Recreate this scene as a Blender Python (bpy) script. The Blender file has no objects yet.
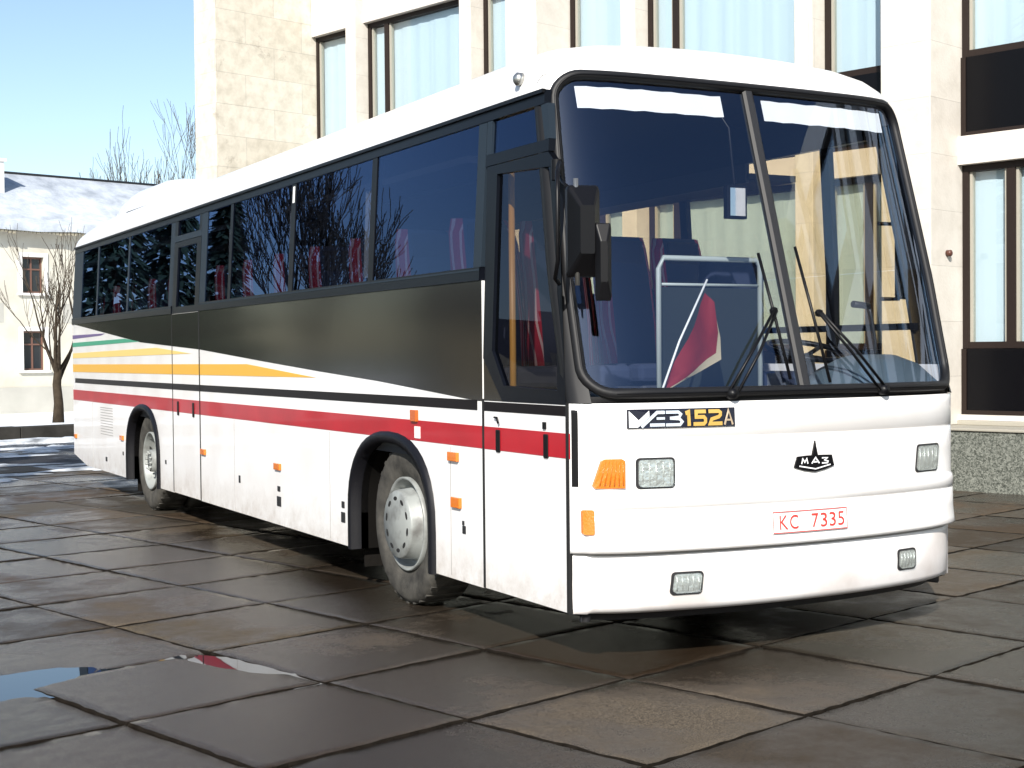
import bpy, bmesh, math, random
from mathutils import Vector, Matrix
R = math.radians
random.seed(7)
sc = bpy.context.scene
col = sc.collection

# ------------------------------------------------------------------ camera, sky, sun, exposure
cd = bpy.data.cameras.new('camera'); cam = bpy.data.objects.new('camera', cd); col.objects.link(cam)
cd.sensor_width = 36; cd.lens = 1430.57 * 36 / 1024; cd.clip_start = 0.1; cd.clip_end = 3000
_f = Vector((0.47199926, 0.88133396, -0.02161365)); _r = Vector((0.88140703, -0.4722662, -0.00928914)); _u = Vector((0.01839423, 0.01466596, 0.99972324))
mw = Matrix((( _r.x, _u.x, -_f.x, -4.76884), (_r.y, _u.y, -_f.y, -5.92272), (_r.z, _u.z, -_f.z, 1.54611), (0, 0, 0, 1)))
cam.matrix_world = mw
sc.camera = cam

SUN = Vector((-0.63, -0.77, 0)).normalized()
EL = R(33)
w = bpy.data.worlds.new('World'); sc.world = w; w.use_nodes = True
wn = w.node_tree.nodes; bg = wn['Background']
sky = wn.new('ShaderNodeTexSky'); sky.sky_type = 'NISHITA'; sky.sun_disc = False
sky.sun_elevation = EL; sky.sun_rotation = math.atan2(SUN.x, SUN.y)
sky.air_density = 1.0; sky.dust_density = 0.6; sky.ozone_density = 1.2
w.node_tree.links.new(sky.outputs[0], bg.inputs[0]); bg.inputs[1].default_value = 0.11
sl = bpy.data.lights.new('sun', 'SUN'); so = bpy.data.objects.new('sun', sl); col.objects.link(so)
sl.energy = 4.8; sl.angle = R(0.5); sl.color = (1.0, 0.95, 0.87)
sd = Vector((SUN.x * math.cos(EL), SUN.y * math.cos(EL), math.sin(EL)))
so.rotation_euler = sd.to_track_quat('Z', 'Y').to_euler(); so.location = (-20, -20, 30)
sc.view_settings.view_transform = 'Standard'; sc.view_settings.look = 'None'
sc.view_settings.gamma = 1; sc.view_settings.use_curve_mapping = False
sc.view_settings.exposure = 0.70
sc.render.engine = 'CYCLES'
sc.cycles.max_bounces = 10; sc.cycles.transparent_max_bounces = 16

# ------------------------------------------------------------------ materials
class Mat:
    def __init__(s, name, base=(.5, .5, .5), rough=.5, metal=0., spec=.5, coat=0., bump=0., bscale=30., var=0., vscale=2.):
        s.m = bpy.data.materials.new(name); s.m.use_nodes = True
        s.n = s.m.node_tree.nodes; s.l = s.m.node_tree.links
        s.p = s.n['Principled BSDF']; p = s.p.inputs
        p['Base Color'].default_value = (*base, 1); p['Roughness'].default_value = rough
        p['Metallic'].default_value = metal; p['Specular IOR Level'].default_value = spec
        p['Coat Weight'].default_value = coat; p['Coat Roughness'].default_value = .04
        if var:
            nz = s.noise(vscale, 6)
            mx = s.mix(nz, tuple(c * (1 - var) for c in base), tuple(min(1, c * (1 + var)) for c in base), lo=.3, hi=.7)
            s.l.new(mx, p['Base Color'])
        if bump:
            s.bump(s.noise(bscale, 8), bump)
    def coords(s, kind='Object'):
        if not hasattr(s, '_tc'): s._tc = s.n.new('ShaderNodeTexCoord')
        return s._tc.outputs[kind]
    def noise(s, scale, detail=4, vec=None, rough=.55, dist=0):
        n = s.n.new('ShaderNodeTexNoise'); n.inputs['Scale'].default_value = scale; n.inputs['Detail'].default_value = detail
        n.inputs['Roughness'].default_value = rough; n.inputs['Distortion'].default_value = dist
        s.l.new(vec if vec is not None else s.coords(), n.inputs['Vector']); return n.outputs['Fac']
    def ramp(s, fac, lo, hi, a=0., b=1.):
        n = s.n.new('ShaderNodeMapRange'); s.l.new(fac, n.inputs[0])
        n.inputs[1].default_value = lo; n.inputs[2].default_value = hi; n.inputs[3].default_value = a; n.inputs[4].default_value = b
        return n.outputs[0]
    def math(s, op, a, b=None):
        n = s.n.new('ShaderNodeMath'); n.operation = op
        for i, v in enumerate((a, b)):
            if v is None: continue
            if isinstance(v, (int, float)): n.inputs[i].default_value = v
            else: s.l.new(v, n.inputs[i])
        return n.outputs[0]
    def mix(s, fac, a, b, lo=None, hi=None):
        if lo is not None: fac = s.ramp(fac, lo, hi)
        n = s.n.new('ShaderNodeMix'); n.data_type = 'RGBA'; s.l.new(fac, n.inputs[0])
        for i, v in ((6, a), (7, b)):
            if isinstance(v, tuple): n.inputs[i].default_value = (*v[:3], 1)
            else: s.l.new(v, n.inputs[i])
        return n.outputs[2]
    def bump(s, h, strength=.3, dist=.01):
        b = s.n.new('ShaderNodeBump'); b.inputs['Strength'].default_value = strength; b.inputs['Distance'].default_value = dist
        s.l.new(h, b.inputs['Height']); s.l.new(b.outputs[0], s.p.inputs['Normal'])

def glass(name, tint, ior=1.5, refl=(1, 1, 1), wav=0.):
    m = bpy.data.materials.new(name); m.use_nodes = True; n = m.node_tree.nodes; l = m.node_tree.links
    n.remove(n['Principled BSDF']); out = n['Material Output']
    t = n.new('ShaderNodeBsdfTransparent'); t.inputs[0].default_value = (*tint, 1)
    g = n.new('ShaderNodeBsdfGlossy'); g.inputs['Roughness'].default_value = .0; g.inputs[0].default_value = (*refl, 1)
    fr = n.new('ShaderNodeFresnel')
    ge = n.new('ShaderNodeNewGeometry'); mr_ = n.new('ShaderNodeMapRange'); l.new(ge.outputs['Backfacing'], mr_.inputs[0])
    mr_.inputs[3].default_value = ior; mr_.inputs[4].default_value = 1 / ior; l.new(mr_.outputs[0], fr.inputs[0])
    mx = n.new('ShaderNodeMixShader'); l.new(fr.outputs[0], mx.inputs[0]); l.new(t.outputs[0], mx.inputs[1]); l.new(g.outputs[0], mx.inputs[2])
    if wav:
        tc = n.new('ShaderNodeTexCoord'); nz = n.new('ShaderNodeTexNoise'); nz.inputs['Scale'].default_value = 1.3; nz.inputs['Detail'].default_value = 1
        l.new(tc.outputs['Object'], nz.inputs['Vector'])
        b = n.new('ShaderNodeBump'); b.inputs['Strength'].default_value = wav; b.inputs['Distance'].default_value = .02
        l.new(nz.outputs['Fac'], b.inputs['Height']); l.new(b.outputs[0], g.inputs['Normal']); l.new(b.outputs[0], fr.inputs['Normal'])
    l.new(mx.outputs[0], out.inputs[0]); return m

M = {}
def mk(key, *a, **k): o = Mat(key, *a, **k); M[key] = o.m; return o
# bus paint: white, with faint road film towards no particular place (real dirt patches)
o = mk('white_paint', (.80, .79, .785), .28, coat=.4)
sp_ = o.n.new('ShaderNodeSeparateXYZ'); o.l.new(o.coords(), sp_.inputs[0])
gr = o.math('MULTIPLY', o.ramp(o.math('ADD', sp_.outputs[2], o.math('MULTIPLY', o.noise(5, 8, rough=.75), .55)), .80, .42), o.ramp(o.noise(11, 8, rough=.75), .3, .65))
o.l.new(o.mix(gr, o.mix(o.noise(1.7, 6), (.72, .70, .685), (.78, .775, .77), .35, .6), (.43, .38, .33)), o.p.inputs['Base Color'])
o = mk('bumper_paint', (.78, .75, .74), .33, coat=.3)
o.l.new(o.mix(o.noise(2.3, 6), (.60, .56, .54), (.76, .74, .735), .35, .58), o.p.inputs['Base Color'])
o = mk('grey_gloss', (.012, .0125, .012), .11, spec=.24)
o.bump(o.noise(1.1, 2), .06, .02)
mk('black_trim', (.004, .004, .005), .4, spec=.2)
mk('rubber', (.005, .005, .007), .45, spec=.25, bump=.1, bscale=60)
mk('seal', (.009, .009, .010), .5, spec=.25)
mk('band_black', (.004, .005, .008), .3, spec=.13)
mk('pillar_grey', (.016, .024, .034), .45, spec=.15)
mk('red_stripe', (.36, .006, .014), .35, coat=.15, var=.12, vscale=3)
mk('black_stripe', (.006, .004, .005), .4, spec=.2)
mk('purple_stripe', (.10, .06, .20), .35); mk('green_stripe', (.02, .27, .16), .35)
mk('pale_yellow', (.72, .52, .16), .35); mk('yellow_stripe', (.66, .36, .035), .35)
mk('seam', (.30, .29, .28), .6); mk('gap_black', (.006, .006, .006), .8)
mk('amber', (.62, .16, .010), .18, coat=.6, bump=.35, bscale=90)
mk('amber_red', (.45, .09, .01), .2)
mk('chrome', (.75, .76, .76), .12, metal=1.0); mk('alu', (.42, .42, .40), .35, metal=.9)
mk('dark_metal', (.025, .025, .027), .45, metal=.3)
o = mk('tyre', (.045, .043, .040), .85, spec=.15)
o.l.new(o.mix(o.noise(9, 6), (.030, .029, .027), (.085, .08, .07), .3, .7), o.p.inputs['Base Color']); o.bump(o.noise(70, 4), .5, .006)
o = mk('rim_paint', (.34, .36, .35), .45, metal=.1)
o.l.new(o.mix(o.noise(7, 6), (.12, .12, .115), (.27, .285, .275), .3, .55), o.p.inputs['Base Color'])
mk('under', (.006, .0055, .005), .9, spec=.05)
mk('mud', (.010, .009, .008), .9, spec=.05, bump=.4, bscale=40)
mk('interior_grey', (.05, .055, .06), .7); mk('interior_dark', (.03, .032, .038), .7); mk('lining', (.05, .05, .05), .8)
o = mk('dash_blue', (.07, .10, .12), .6); o.bump(o.noise(200, 2), .2, .002)
# seat fabric: red with pale vertical wavy stripes (woven pattern)
o = mk('seat_red', (.5, .02, .05), .9)
sx = o.n.new('ShaderNodeSeparateXYZ'); o.l.new(o.coords(), sx.inputs[0])
wv = o.math('ADD', o.math('SUBTRACT', sx.outputs[1], o.math('MULTIPLY', sx.outputs[2], .19)), o.math('MULTIPLY', o.math('SINE', o.math('MULTIPLY', sx.outputs[2], 14.)), .004))
st = o.math('GREATER_THAN', o.math('FRACT', o.math('MULTIPLY', wv, 24.)), .74)
o.l.new(o.mix(st, (.34, .010, .035), (.52, .36, .40)), o.p.inputs['Base Color'])
mk('seat_blue', (.018, .026, .055), .9); mk('headrest', (.02, .02, .03), .9)
mk('pole_yellow', (.65, .36, .08), .35); mk('rail_white', (.34, .38, .35), .4)
mk('panel_smoke', (.022, .028, .028), .3)
mk('paper', (.78, .78, .74), .9); mk('flag_red', (.19, .006, .008), .8); mk('flag_gold', (.40, .34, .22), .7); mk('curtain', (.62, .62, .60), .9)
mk('plate_white', (.82, .80, .78), .35); mk('plate_red', (.62, .04, .03), .45)
mk('badge_black', (.008, .009, .02), .25); mk('badge_silver', (.62, .68, .74), .25, metal=.3); mk('badge_white', (.82, .83, .84), .4); mk('badge_gold', (.62, .40, .10), .3, metal=.3); mk('badge_bronze', (.46, .36, .25), .35, metal=.3)
mk('lens_back', (.66, .68, .66), .2, metal=.65, bump=.9, bscale=22)
M['lens'] = glass('lens', (.93, .95, .95), 1.5, wav=.4)
M['glass_side'] = glass('glass_side', (.50, .52, .56), 1.5, (.36, .52, .92), wav=.012)
M['glass_left'] = glass('glass_left', (.93, .85, .68), 1.35)
M['glass_front'] = glass('glass_front', (.78, .81, .86), 1.9, (.54, .70, 1.), wav=.008)
M['glass_door'] = glass('glass_door', (.42, .40, .38), 1.45, (.5, .6, .9))
M['glass_house'] = glass('glass_house', (.93, .965, .975), 1.5, wav=.05)
mk('mirror_glass', (.85, .87, .9), .02, metal=1.0)

# ground -------------------------------------------------------------
def wet_ground(key, dry, wet, joints=False, pud=.5):
    o = mk(key, dry, .6)
    big = o.noise(.45, 5, rough=.6); mid = o.noise(2.6, 8, rough=.68); fine = o.noise(150, 8, rough=.85); grit = o.noise(160, 3)
    sp = o.n.new('ShaderNodeSeparateXYZ'); o.l.new(o.coords(), sp.inputs[0])
    def hump(cx, cy, rx, ry):                # wet area; by the bus its dark reflection is coloured in too
        u = o.math('MULTIPLY', o.math('SUBTRACT', sp.outputs[0], cx), 1 / rx); v = o.math('MULTIPLY', o.math('SUBTRACT', sp.outputs[1], cy), 1 / ry)
        return o.ramp(o.math('ADD', o.math('MULTIPLY', u, u), o.math('MULTIPLY', v, v)), 1.0, .15)
    soak_and_shade = o.math('MULTIPLY', o.math('MAXIMUM', o.ramp(sp.outputs[0], -1.7, -3.0), o.math('MAXIMUM', hump(-.55, .9, 1.15, 1.5), hump(-.6, 4.5, 1.3, 4.))), .17)
    wetm = o.ramp(o.math('ADD', soak_and_shade, o.math('ADD', o.math('MULTIPLY', big, .75), o.math('MULTIPLY', mid, .35))), .49, .63)
    at = o.n.new('ShaderNodeAttribute'); at.attribute_name = 'tone'
    c = o.mix(wetm, dry, wet)
    c2 = o.mix(fine, (.10, .09, .08), (1.75, 1.71, 1.65), .43, .57)
    mul = o.n.new('ShaderNodeMix'); mul.data_type = 'RGBA'; mul.blend_type = 'MULTIPLY'; mul.inputs[0].default_value = .9
    o.l.new(c, mul.inputs[6]); o.l.new(c2, mul.inputs[7])
    res = mul.outputs[2]
    if joints:
        m2 = o.n.new('ShaderNodeMix'); m2.data_type = 'RGBA'; m2.blend_type = 'MULTIPLY'; m2.inputs[0].default_value = 1.
        o.l.new(res, m2.inputs[6]); o.l.new(at.outputs['Color'], m2.inputs[7]); res = m2.outputs[2]
    o.l.new(res, o.p.inputs['Base Color'])
    rg = o.math('ADD', o.ramp(wetm, 0, 1, .60, .10), o.ramp(fine, .43, .57, -.05, .14))
    o.l.new(rg, o.p.inputs['Roughness']); o.l.new(o.ramp(wetm, 0, 1, .10, .38), o.p.inputs['Specular IOR Level'])
    h = o.math('ADD', o.math('MULTIPLY', mid, .45), o.math('ADD', o.math('MULTIPLY', fine, o.ramp(wetm, 0, 1, 1.0, .7)), o.math('MULTIPLY', grit, .25)))
    o.bump(h, .45, .010)
    return o
wet_ground('slab', (.102, .083, .062), (.034, .027, .0205), True)
wet_ground('asphalt', (.030, .030, .034), (.012, .013, .017))
mk('joint_dirt', (.010, .008, .006), .9, spec=.05, bump=.6, bscale=60, var=.4, vscale=20)
o = mk('snow', (.80, .82, .86), .7); o.l.new(o.mix(o.noise(.9, 8), (.48, .46, .42), (.84, .86, .88), .3, .5), o.p.inputs['Base Color']); o.bump(o.noise(6, 8), .5, .05)
o = mk('slush', (.62, .68, .76), .45); o.l.new(o.mix(o.noise(2.5, 8), (.22, .23, .24), (.75, .78, .80), .35, .6), o.p.inputs['Base Color']); o.bump(o.noise(14, 8), .6, .03)
mk('kerb', (.035, .033, .03), .85, spec=.15, bump=.5, bscale=12, var=.3, vscale=3)
o = mk('water', (.010, .011, .012), .015, spec=.5); o.p.inputs['IOR'].default_value = 1.5
o.bump(o.noise(3, 2), .03, .004)

# building stone -----------------------------------------------------
def stone(key, a, b, bw, bh, jdark, patch=None, jw=.012, mott=.35):
    o = mk(key, a, .85)
    s = o.n.new('ShaderNodeSeparateXYZ'); o.l.new(o.coords(), s.inputs[0])
    cb = o.n.new('ShaderNodeCombineXYZ'); o.l.new(o.math('ADD', s.outputs[0], s.outputs[1]), cb.inputs[0]); o.l.new(s.outputs[2], cb.inputs[1])
    bt = o.n.new('ShaderNodeTexBrick'); o.l.new(cb.outputs[0], bt.inputs['Vector'])
    bt.inputs['Scale'].default_value = 1; bt.inputs['Brick Width'].default_value = bw; bt.inputs['Row Height'].default_value = bh
    bt.inputs['Mortar Size'].default_value = jw; bt.inputs['Mortar Smooth'].default_value = .3; bt.inputs['Bias'].default_value = 0
    bt.inputs['Color1'].default_value = (*a, 1); bt.inputs['Color2'].default_value = (*b, 1)
    bt.inputs['Mortar'].default_value = (*(c * jdark for c in a), 1)
    nz = o.noise(5, 8, rough=.65)
    c2 = o.mix(nz, (.72, .70, .66), (1.08, 1.08, 1.08), .3, .6)
    mul = o.n.new('ShaderNodeMix'); mul.data_type = 'RGBA'; mul.blend_type = 'MULTIPLY'; mul.inputs[0].default_value = mott
    o.l.new(bt.outputs['Color'], mul.inputs[6]); o.l.new(c2, mul.inputs[7]); res = mul.outputs[2]
    if patch:
        pt = o.noise(1.3, 9, rough=.72, dist=.6)
        res = o.mix(pt, res, patch, .60, .74)
    o.l.new(res, o.p.inputs['Base Color']); o.bump(o.math('ADD', o.noise(28, 8), bt.outputs['Fac']), .35, .008)
stone('travertine', (.60, .565, .49), (.53, .49, .41), 1.15, .52, .72, (.20, .17, .13), .006, .7)
stone('limestone', (.60, .565, .51), (.56, .525, .475), 2.4, .62, .80, None, .005)
stone('beam_stone', (.58, .54, .50), (.57, .525, .485), 3.0, 2.0, .9)
o = mk('granite', (.14, .15, .13), .5)
vo = o.n.new('ShaderNodeTexVoronoi'); vo.inputs['Scale'].default_value = 75; o.l.new(o.coords(), vo.inputs['Vector'])
o.l.new(o.mix(o.math('ADD', o.math('MULTIPLY', vo.outputs['Color'], .6), o.math('MULTIPLY', o.noise(22, 5), .5)), (.03, .035, .028), (.22, .23, .20), .3, .8), o.p.inputs['Base Color'])
mk('ledge', (.32, .30, .25), .8, bump=.3)
mk('window_brown', (.018, .012, .010), .5, spec=.2, bump=.15, bscale=20)
mk('spandrel', (.003, .003, .004), .3, spec=.15); mk('sheer', (.46, .52, .56), .95); mk('room_dark', (.03, .03, .03), .9)
o = mk('house_plaster', (.72, .67, .55), .9)
o.l.new(o.mix(o.noise(.5, 8, rough=.65), (.46, .43, .36), (.57, .55, .475), .35, .62), o.p.inputs['Base Color'])
mk('house_grey', (.40, .39, .35), .9, var=.12, vscale=.7); mk('surround', (.68, .67, .64), .8); mk('house_window', (.14, .07, .05), .5)
mk('house_pane', (.02, .024, .03), .08); mk('fringe', (.30, .27, .20), .9)
o = mk('roof_snow', (.78, .8, .84), .8); o.l.new(o.mix(o.noise(.7, 8, rough=.7), (.27, .30, .34), (.50, .54, .59), .34, .60), o.p.inputs['Base Color']); o.bump(o.noise(3, 8), .5, .06)
mk('chimney', (.74, .73, .70), .9, var=.1)
mk('bark', (.040, .031, .022), .95, spec=.1, bump=.5, bscale=30, var=.35, vscale=8); mk('twig', (.06, .045, .03), .95)
o = mk('needles', (.025, .045, .022), .8, var=.4, vscale=3)
mk('far_wall', (.26, .21, .13), .9, var=.1); mk('far_roof', (.035, .03, .03), .9)
mk('knob', (.08, .028, .018), .4)

# ------------------------------------------------------------------ mesh builder
class MB:
    def __init__(s): s.bm = bmesh.new(); s.mats = []
    def mi(s, m):
        if m not in s.mats: s.mats.append(m)
        return s.mats.index(m)
    def face(s, vs, m, smooth=False):
        try: f = s.bm.faces.new(vs)
        except ValueError: return None
        f.material_index = s.mi(m); f.smooth = smooth; return f
    def v(s, p): return s.bm.verts.new(p)
    def hexa(s, P, m):                       # 8 points: bottom ring 0-3, top ring 4-7
        v = [s.v(p) for p in P]
        for q in ((0, 3, 2, 1), (4, 5, 6, 7), (0, 1, 5, 4), (1, 2, 6, 5), (2, 3, 7, 6), (3, 0, 4, 7)): s.face([v[i] for i in q], m)
    def box(s, x0, x1, y0, y1, z0, z1, m):
        s.hexa([(x0, y0, z0), (x1, y0, z0), (x1, y1, z0), (x0, y1, z0), (x0, y0, z1), (x1, y0, z1), (x1, y1, z1), (x0, y1, z1)], m)
    def prism(s, pts, off, m, m_side=None):  # polygon (3d points) pushed along off (vector or list of points)
        a = [s.v(p) for p in pts]
        b = [s.v(Vector(p) + Vector(off)) for p in pts]
        s.face(a, m); s.face(b[::-1], m_side or m)
        n = len(a)
        for i in range(n): s.face([a[i], b[i], b[(i + 1) % n], a[(i + 1) % n]], m_side or m)
    def grid(s, rows, m, smooth=True, close=False):
        V = [[s.v(p) for p in r] for r in rows]
        for i in range(len(V) - 1):
            n = len(V[i])
            for j in range(n if close else n - 1):
                mm = m(i, j) if callable(m) else m
                if mm: s.face([V[i][j], V[i][(j + 1) % n], V[i + 1][(j + 1) % n], V[i + 1][j]], mm, smooth)
        return V
    def tube(s, pts, r, m, n=8, caps=True, closed=False):
        pts = [Vector(p) for p in pts]; rs = r if isinstance(r, (list, tuple)) else [r] * len(pts)
        rings = []; up = None; N = len(pts)
        for i, p in enumerate(pts):
            if closed: t = (pts[(i + 1) % N] - pts[i - 1])
            else: t = (pts[min(i + 1, N - 1)] - pts[max(i - 1, 0)])
            t = t.normalized() if t.length > 1e-9 else Vector((0, 0, 1))
            if up is None: up = t.orthogonal().normalized()
            up = (up - t * up.dot(t)); up = up.normalized() if up.length > 1e-6 else t.orthogonal().normalized()
            bi = t.cross(up)
            rings.append([s.v(p + (up * math.cos(k * 2 * math.pi / n) + bi * math.sin(k * 2 * math.pi / n)) * rs[i]) for k in range(n)])
        for i in range(N if closed else N - 1):
            a, b = rings[i], rings[(i + 1) % N]
            for k in range(n): s.face([a[k], a[(k + 1) % n], b[(k + 1) % n], b[k]], m, True)
        if caps and not closed:
            s.face(rings[0][::-1], m); s.face(rings[-1], m)
    def lathe(s, prof, c, axis, m, n=40, sx=1):   # prof: (offset along axis, radius); axis 0 = x
        rows = []
        for h, r in prof:
            ring = []
            for k in range(n):
                a = 2 * math.pi * k / n
                if axis == 0: ring.append((c[0] + h * sx, c[1] + r * math.cos(a), c[2] + r * math.sin(a)))
                elif axis == 1: ring.append((c[0] + r * math.cos(a), c[1] + h, c[2] + r * math.sin(a)))
                else: ring.append((c[0] + r * math.cos(a), c[1] + r * math.sin(a), c[2] + h))
            rows.append(ring)
        s.grid(rows, m, True, True)
    def build(s, name, parent=None, origin=(0, 0, 0), rot=0., bevel=0., seg=2, recalc=True, smooth=False, sharp=0):
        bm = s.bm
        if sharp:
            for e in bm.edges:
                if len(e.link_faces) == 2 and e.calc_face_angle(0) > R(sharp): e.smooth = False
        if recalc: bmesh.ops.recalc_face_normals(bm, faces=bm.faces[:])
        if smooth:
            for f in bm.faces: f.smooth = True
        o = Vector(origin)
        for v in bm.verts: v.co -= o
        me = bpy.data.meshes.new(name); bm.to_mesh(me); bm.free()
        for m in s.mats: me.materials.append(M[m])
        ob = bpy.data.objects.new(name, me); col.objects.link(ob)
        if parent: ob.parent = parent
        else:
            if rot:
                ob.rotation_euler.z = rot; ob.location = Matrix.Rotation(rot, 3, 'Z') @ o
            else: ob.location = o
        if bevel:
            b = ob.modifiers.new('bevel', 'BEVEL'); b.width = bevel; b.segments = seg; b.limit_method = 'ANGLE'; b.angle_limit = R(35)
            b.harden_normals = False
        return ob

def tag(o, label=None, cat=None, group=None, kind=None):
    if label: o['label'] = label
    if cat: o['category'] = cat
    if group: o['group'] = group
    if kind: o['kind'] = kind
    return o
def empty(name, loc, rz=0.):
    o = bpy.data.objects.new(name, None); col.objects.link(o); o.location = loc; o.rotation_euler.z = rz; o.empty_display_size = .3; return o
ROT = R(16); RM = Matrix.Rotation(ROT, 3, 'Z')
def city(name, b, a, z=0.): return empty(name, RM @ Vector((b, a, z)), ROT)       # things square to the street grid: local x = b, y = a

# ------------------------------------------------------------------ GROUND
mb = MB()
xs_ = [-900, -60, -20, 0, 12, 30, 80, 900]; ys_ = [-600, -30, 0, 21.7, 30, 62, 120, 1500]
def gz(a): return -.03 if a < 21.71 else -.03 - min(1., (a - 21.7) / 38.) * 1.1
mb.grid([[(x, y, gz(y)) for x in xs_] for y in ys_], 'asphalt', False)
tag(mb.build('ground', rot=ROT), kind='structure')

# paving of separate cast slabs, each a little out of level, in one surface
mb = MB(); tone = mb.bm.loops.layers.color.new('tone')
rnd = random.Random(11)
def low(b, a):                               # places where the slabs have sunk and hold water
    z = .014 * math.exp(-(((b + 3.22) / .42) ** 2 + ((a - 2.16) / .25) ** 2))
    if b < -2.165: z += .015 * math.exp(-((b + 2.17) / .17) ** 2) * max(0., min(1., (a - .95) / .9)) * (1 if a < 2.1 else 0)
    return z
for i in range(-9, 15):
    for j in range(-16, 8):
        a0 = .08 + i; b0 = -.09 + 1.04 * j
        if a0 > 12.9 - (2 if b0 < -4 else 0) + rnd.random() * 1.5: continue
        g = .014
        N_ = 16
        cs = [(b0 + g, a0 + g), (b0 + 1.04 - g, a0 + g), (b0 + 1.04 - g, a0 + 1 - g), (b0 + g, a0 + 1 - g)]
        cs = [(x + rnd.uniform(-.005, .005), y + rnd.uniform(-.005, .005)) for x, y in cs]
        cz = [rnd.uniform(-.006, .003) for _ in range(4)]; dish = rnd.uniform(.0, .003)
        G = []
        for q in range(N_ + 1):
            row = []
            for p in range(N_ + 1):
                u, v_ = p / N_, q / N_
                u2, v2 = (u * .96 + .02 if 0 < p < N_ else u), v_
                x = (cs[0][0] * (1 - u) + cs[1][0] * u) * (1 - v_) + (cs[3][0] * (1 - u) + cs[2][0] * u) * v_
                y = (cs[0][1] * (1 - u) + cs[1][1] * u) * (1 - v_) + (cs[3][1] * (1 - u) + cs[2][1] * u) * v_
                z = (cz[0] * (1 - u) + cz[1] * u) * (1 - v_) + (cz[3] * (1 - u) + cz[2] * u) * v_ - dish * 16 * u * (1 - u) * v_ * (1 - v_) + rnd.uniform(-.0006, .0006) - low(x, y)
                if p in (0, N_) or q in (0, N_):
                    x += rnd.uniform(-.006, .006); y += rnd.uniform(-.006, .006); z -= rnd.uniform(0, .003)
                row.append(mb.v((x, y, z)))
            G.append(row)
        fs = []
        for q in range(N_):
            for p in range(N_): fs.append(mb.face([G[q][p], G[q][p + 1], G[q + 1][p + 1], G[q + 1][p]], 'slab', True))
        rim_ = G[0] + [G[q][N_] for q in range(1, N_ + 1)] + G[N_][-2::-1] + [G[q][0] for q in range(N_ - 1, 0, -1)]
        mx, my = b0 + .52, a0 + .5
        L1 = [mb.v((mx + (v_.co.x - mx) * 1.013, my + (v_.co.y - my) * 1.013, v_.co.z - .011)) for v_ in rim_]; D = [mb.v((v_.co.x, v_.co.y, -.06)) for v_ in L1]
        n = len(rim_)
        for k in range(n):
            fs.append(mb.face([L1[k], L1[(k + 1) % n], rim_[(k + 1) % n], rim_[k]], 'joint_dirt'))
            fs.append(mb.face([D[k], D[(k + 1) % n], L1[(k + 1) % n], L1[k]], 'joint_dirt'))
        v = rnd.uniform(.72, 1.2); w_ = rnd.uniform(-.05, .07)
        for f in fs:
            if f:
                for lp in f.loops: lp[tone] = (v * (1 + w_), v, v * (1 - w_), 1)
tag(mb.build('paving', rot=ROT, recalc=False), kind='structure')

def blob(mb, b, a, rb, ra, rot, z, m, seed, n=28, rough=.28, h=0.):
    r_ = random.Random(seed); ph = [r_.uniform(0, 6.28) for _ in range(5)]
    pts = []
    for k in range(n):
        t = 2 * math.pi * k / n
        f = 1 + rough * (math.sin(2 * t + ph[0]) * .5 + math.sin(3 * t + ph[1]) * .4 + math.sin(5 * t + ph[2]) * .3 + math.sin(9 * t + ph[3]) * .18)
        x, y = rb * f * math.cos(t), ra * f * math.sin(t)
        pts.append((b + x * math.cos(rot) - y * math.sin(rot), a + x * math.sin(rot) + y * math.cos(rot), z))
    V = [mb.v(p) for p in pts]
    if h:
        V2 = [mb.v((b + (p[0] - b) * .7, a + (p[1] - a) * .7, z + h * r_.uniform(.5, 1.2))) for p in pts]; c = mb.v((b, a, z + h))
        for k in range(n):
            mb.face([V[k], V[(k + 1) % n], V2[(k + 1) % n], V2[k]], m, True); mb.face([V2[k], V2[(k + 1) % n], c], m, True)
    else: mb.face(V, m)
for args in ((-3.22, 2.14, .75, .46, .1, -.0062, 'water', 3), (-2.30, 1.55, .17, .58, .03, -.0058, 'water', 8)):
    mb = MB(); blob(mb, *args, rough=.25, n=60); tag(mb.build('puddle', rot=ROT), kind='structure')
# slush on the far pavement: nobody could count it
mb = MB(); r_ = random.Random(5)
for k in range(90):
    a = r_.uniform(12.5, 21.); b = r_.uniform(-9, 6.5) + (a - 14) * .25
    if b > 4.2 and a < 17: continue
    blob(mb, b, a, r_.uniform(.2, 1.2), r_.uniform(.06, .3), r_.uniform(-.3, .3), -.024 if a > 14 else .004, 'slush', k, h=.02, rough=.4)
for k in range(16):
    blob(mb, -9 + k * 1.1, 20.9 + r_.uniform(-.3, .3), 1.1, .4, 0, -.028, 'slush', 100 + k, h=.07, rough=.3)
tag(mb.build('slush', rot=ROT), kind='stuff')

# snowy lawn behind a dark kerb wall
def lz(a): return .235 - min(1., max(0, (a - 22) / 32.)) * 1.04
mb = MB()
bs_ = [-300, -60, -30] + [-20 + 1.5 * k for k in range(36)] + [60, 120, 400]; as_ = [21.95, 22.6, 23.4, 24.5, 26, 29, 33, 38, 44, 52, 62, 90, 160]
r_ = random.Random(2)
mb.grid([[(x, y, lz(y) + r_.uniform(-.015, .015)) for x in bs_] for y in as_], 'snow', True)
tag(mb.build('snow_lawn', rot=ROT), kind='structure')
mb = MB()
for k in range(28): mb.box(-30 + 2 * k + .012, -28 + 2 * k, 21.6, 21.97, -.05, .225 + random.uniform(-.01, .012), 'kerb')
o = mb.build('kerb_wall', rot=ROT, bevel=.015); tag(o, 'long low dark stone kerb wall holding back the snowy lawn', 'low wall')

# ------------------------------------------------------------------ CREAM HOUSE
hr = city('cream_house', 22, 53, 0); H0 = (22, 53, 0)
mb = MB()
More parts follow.
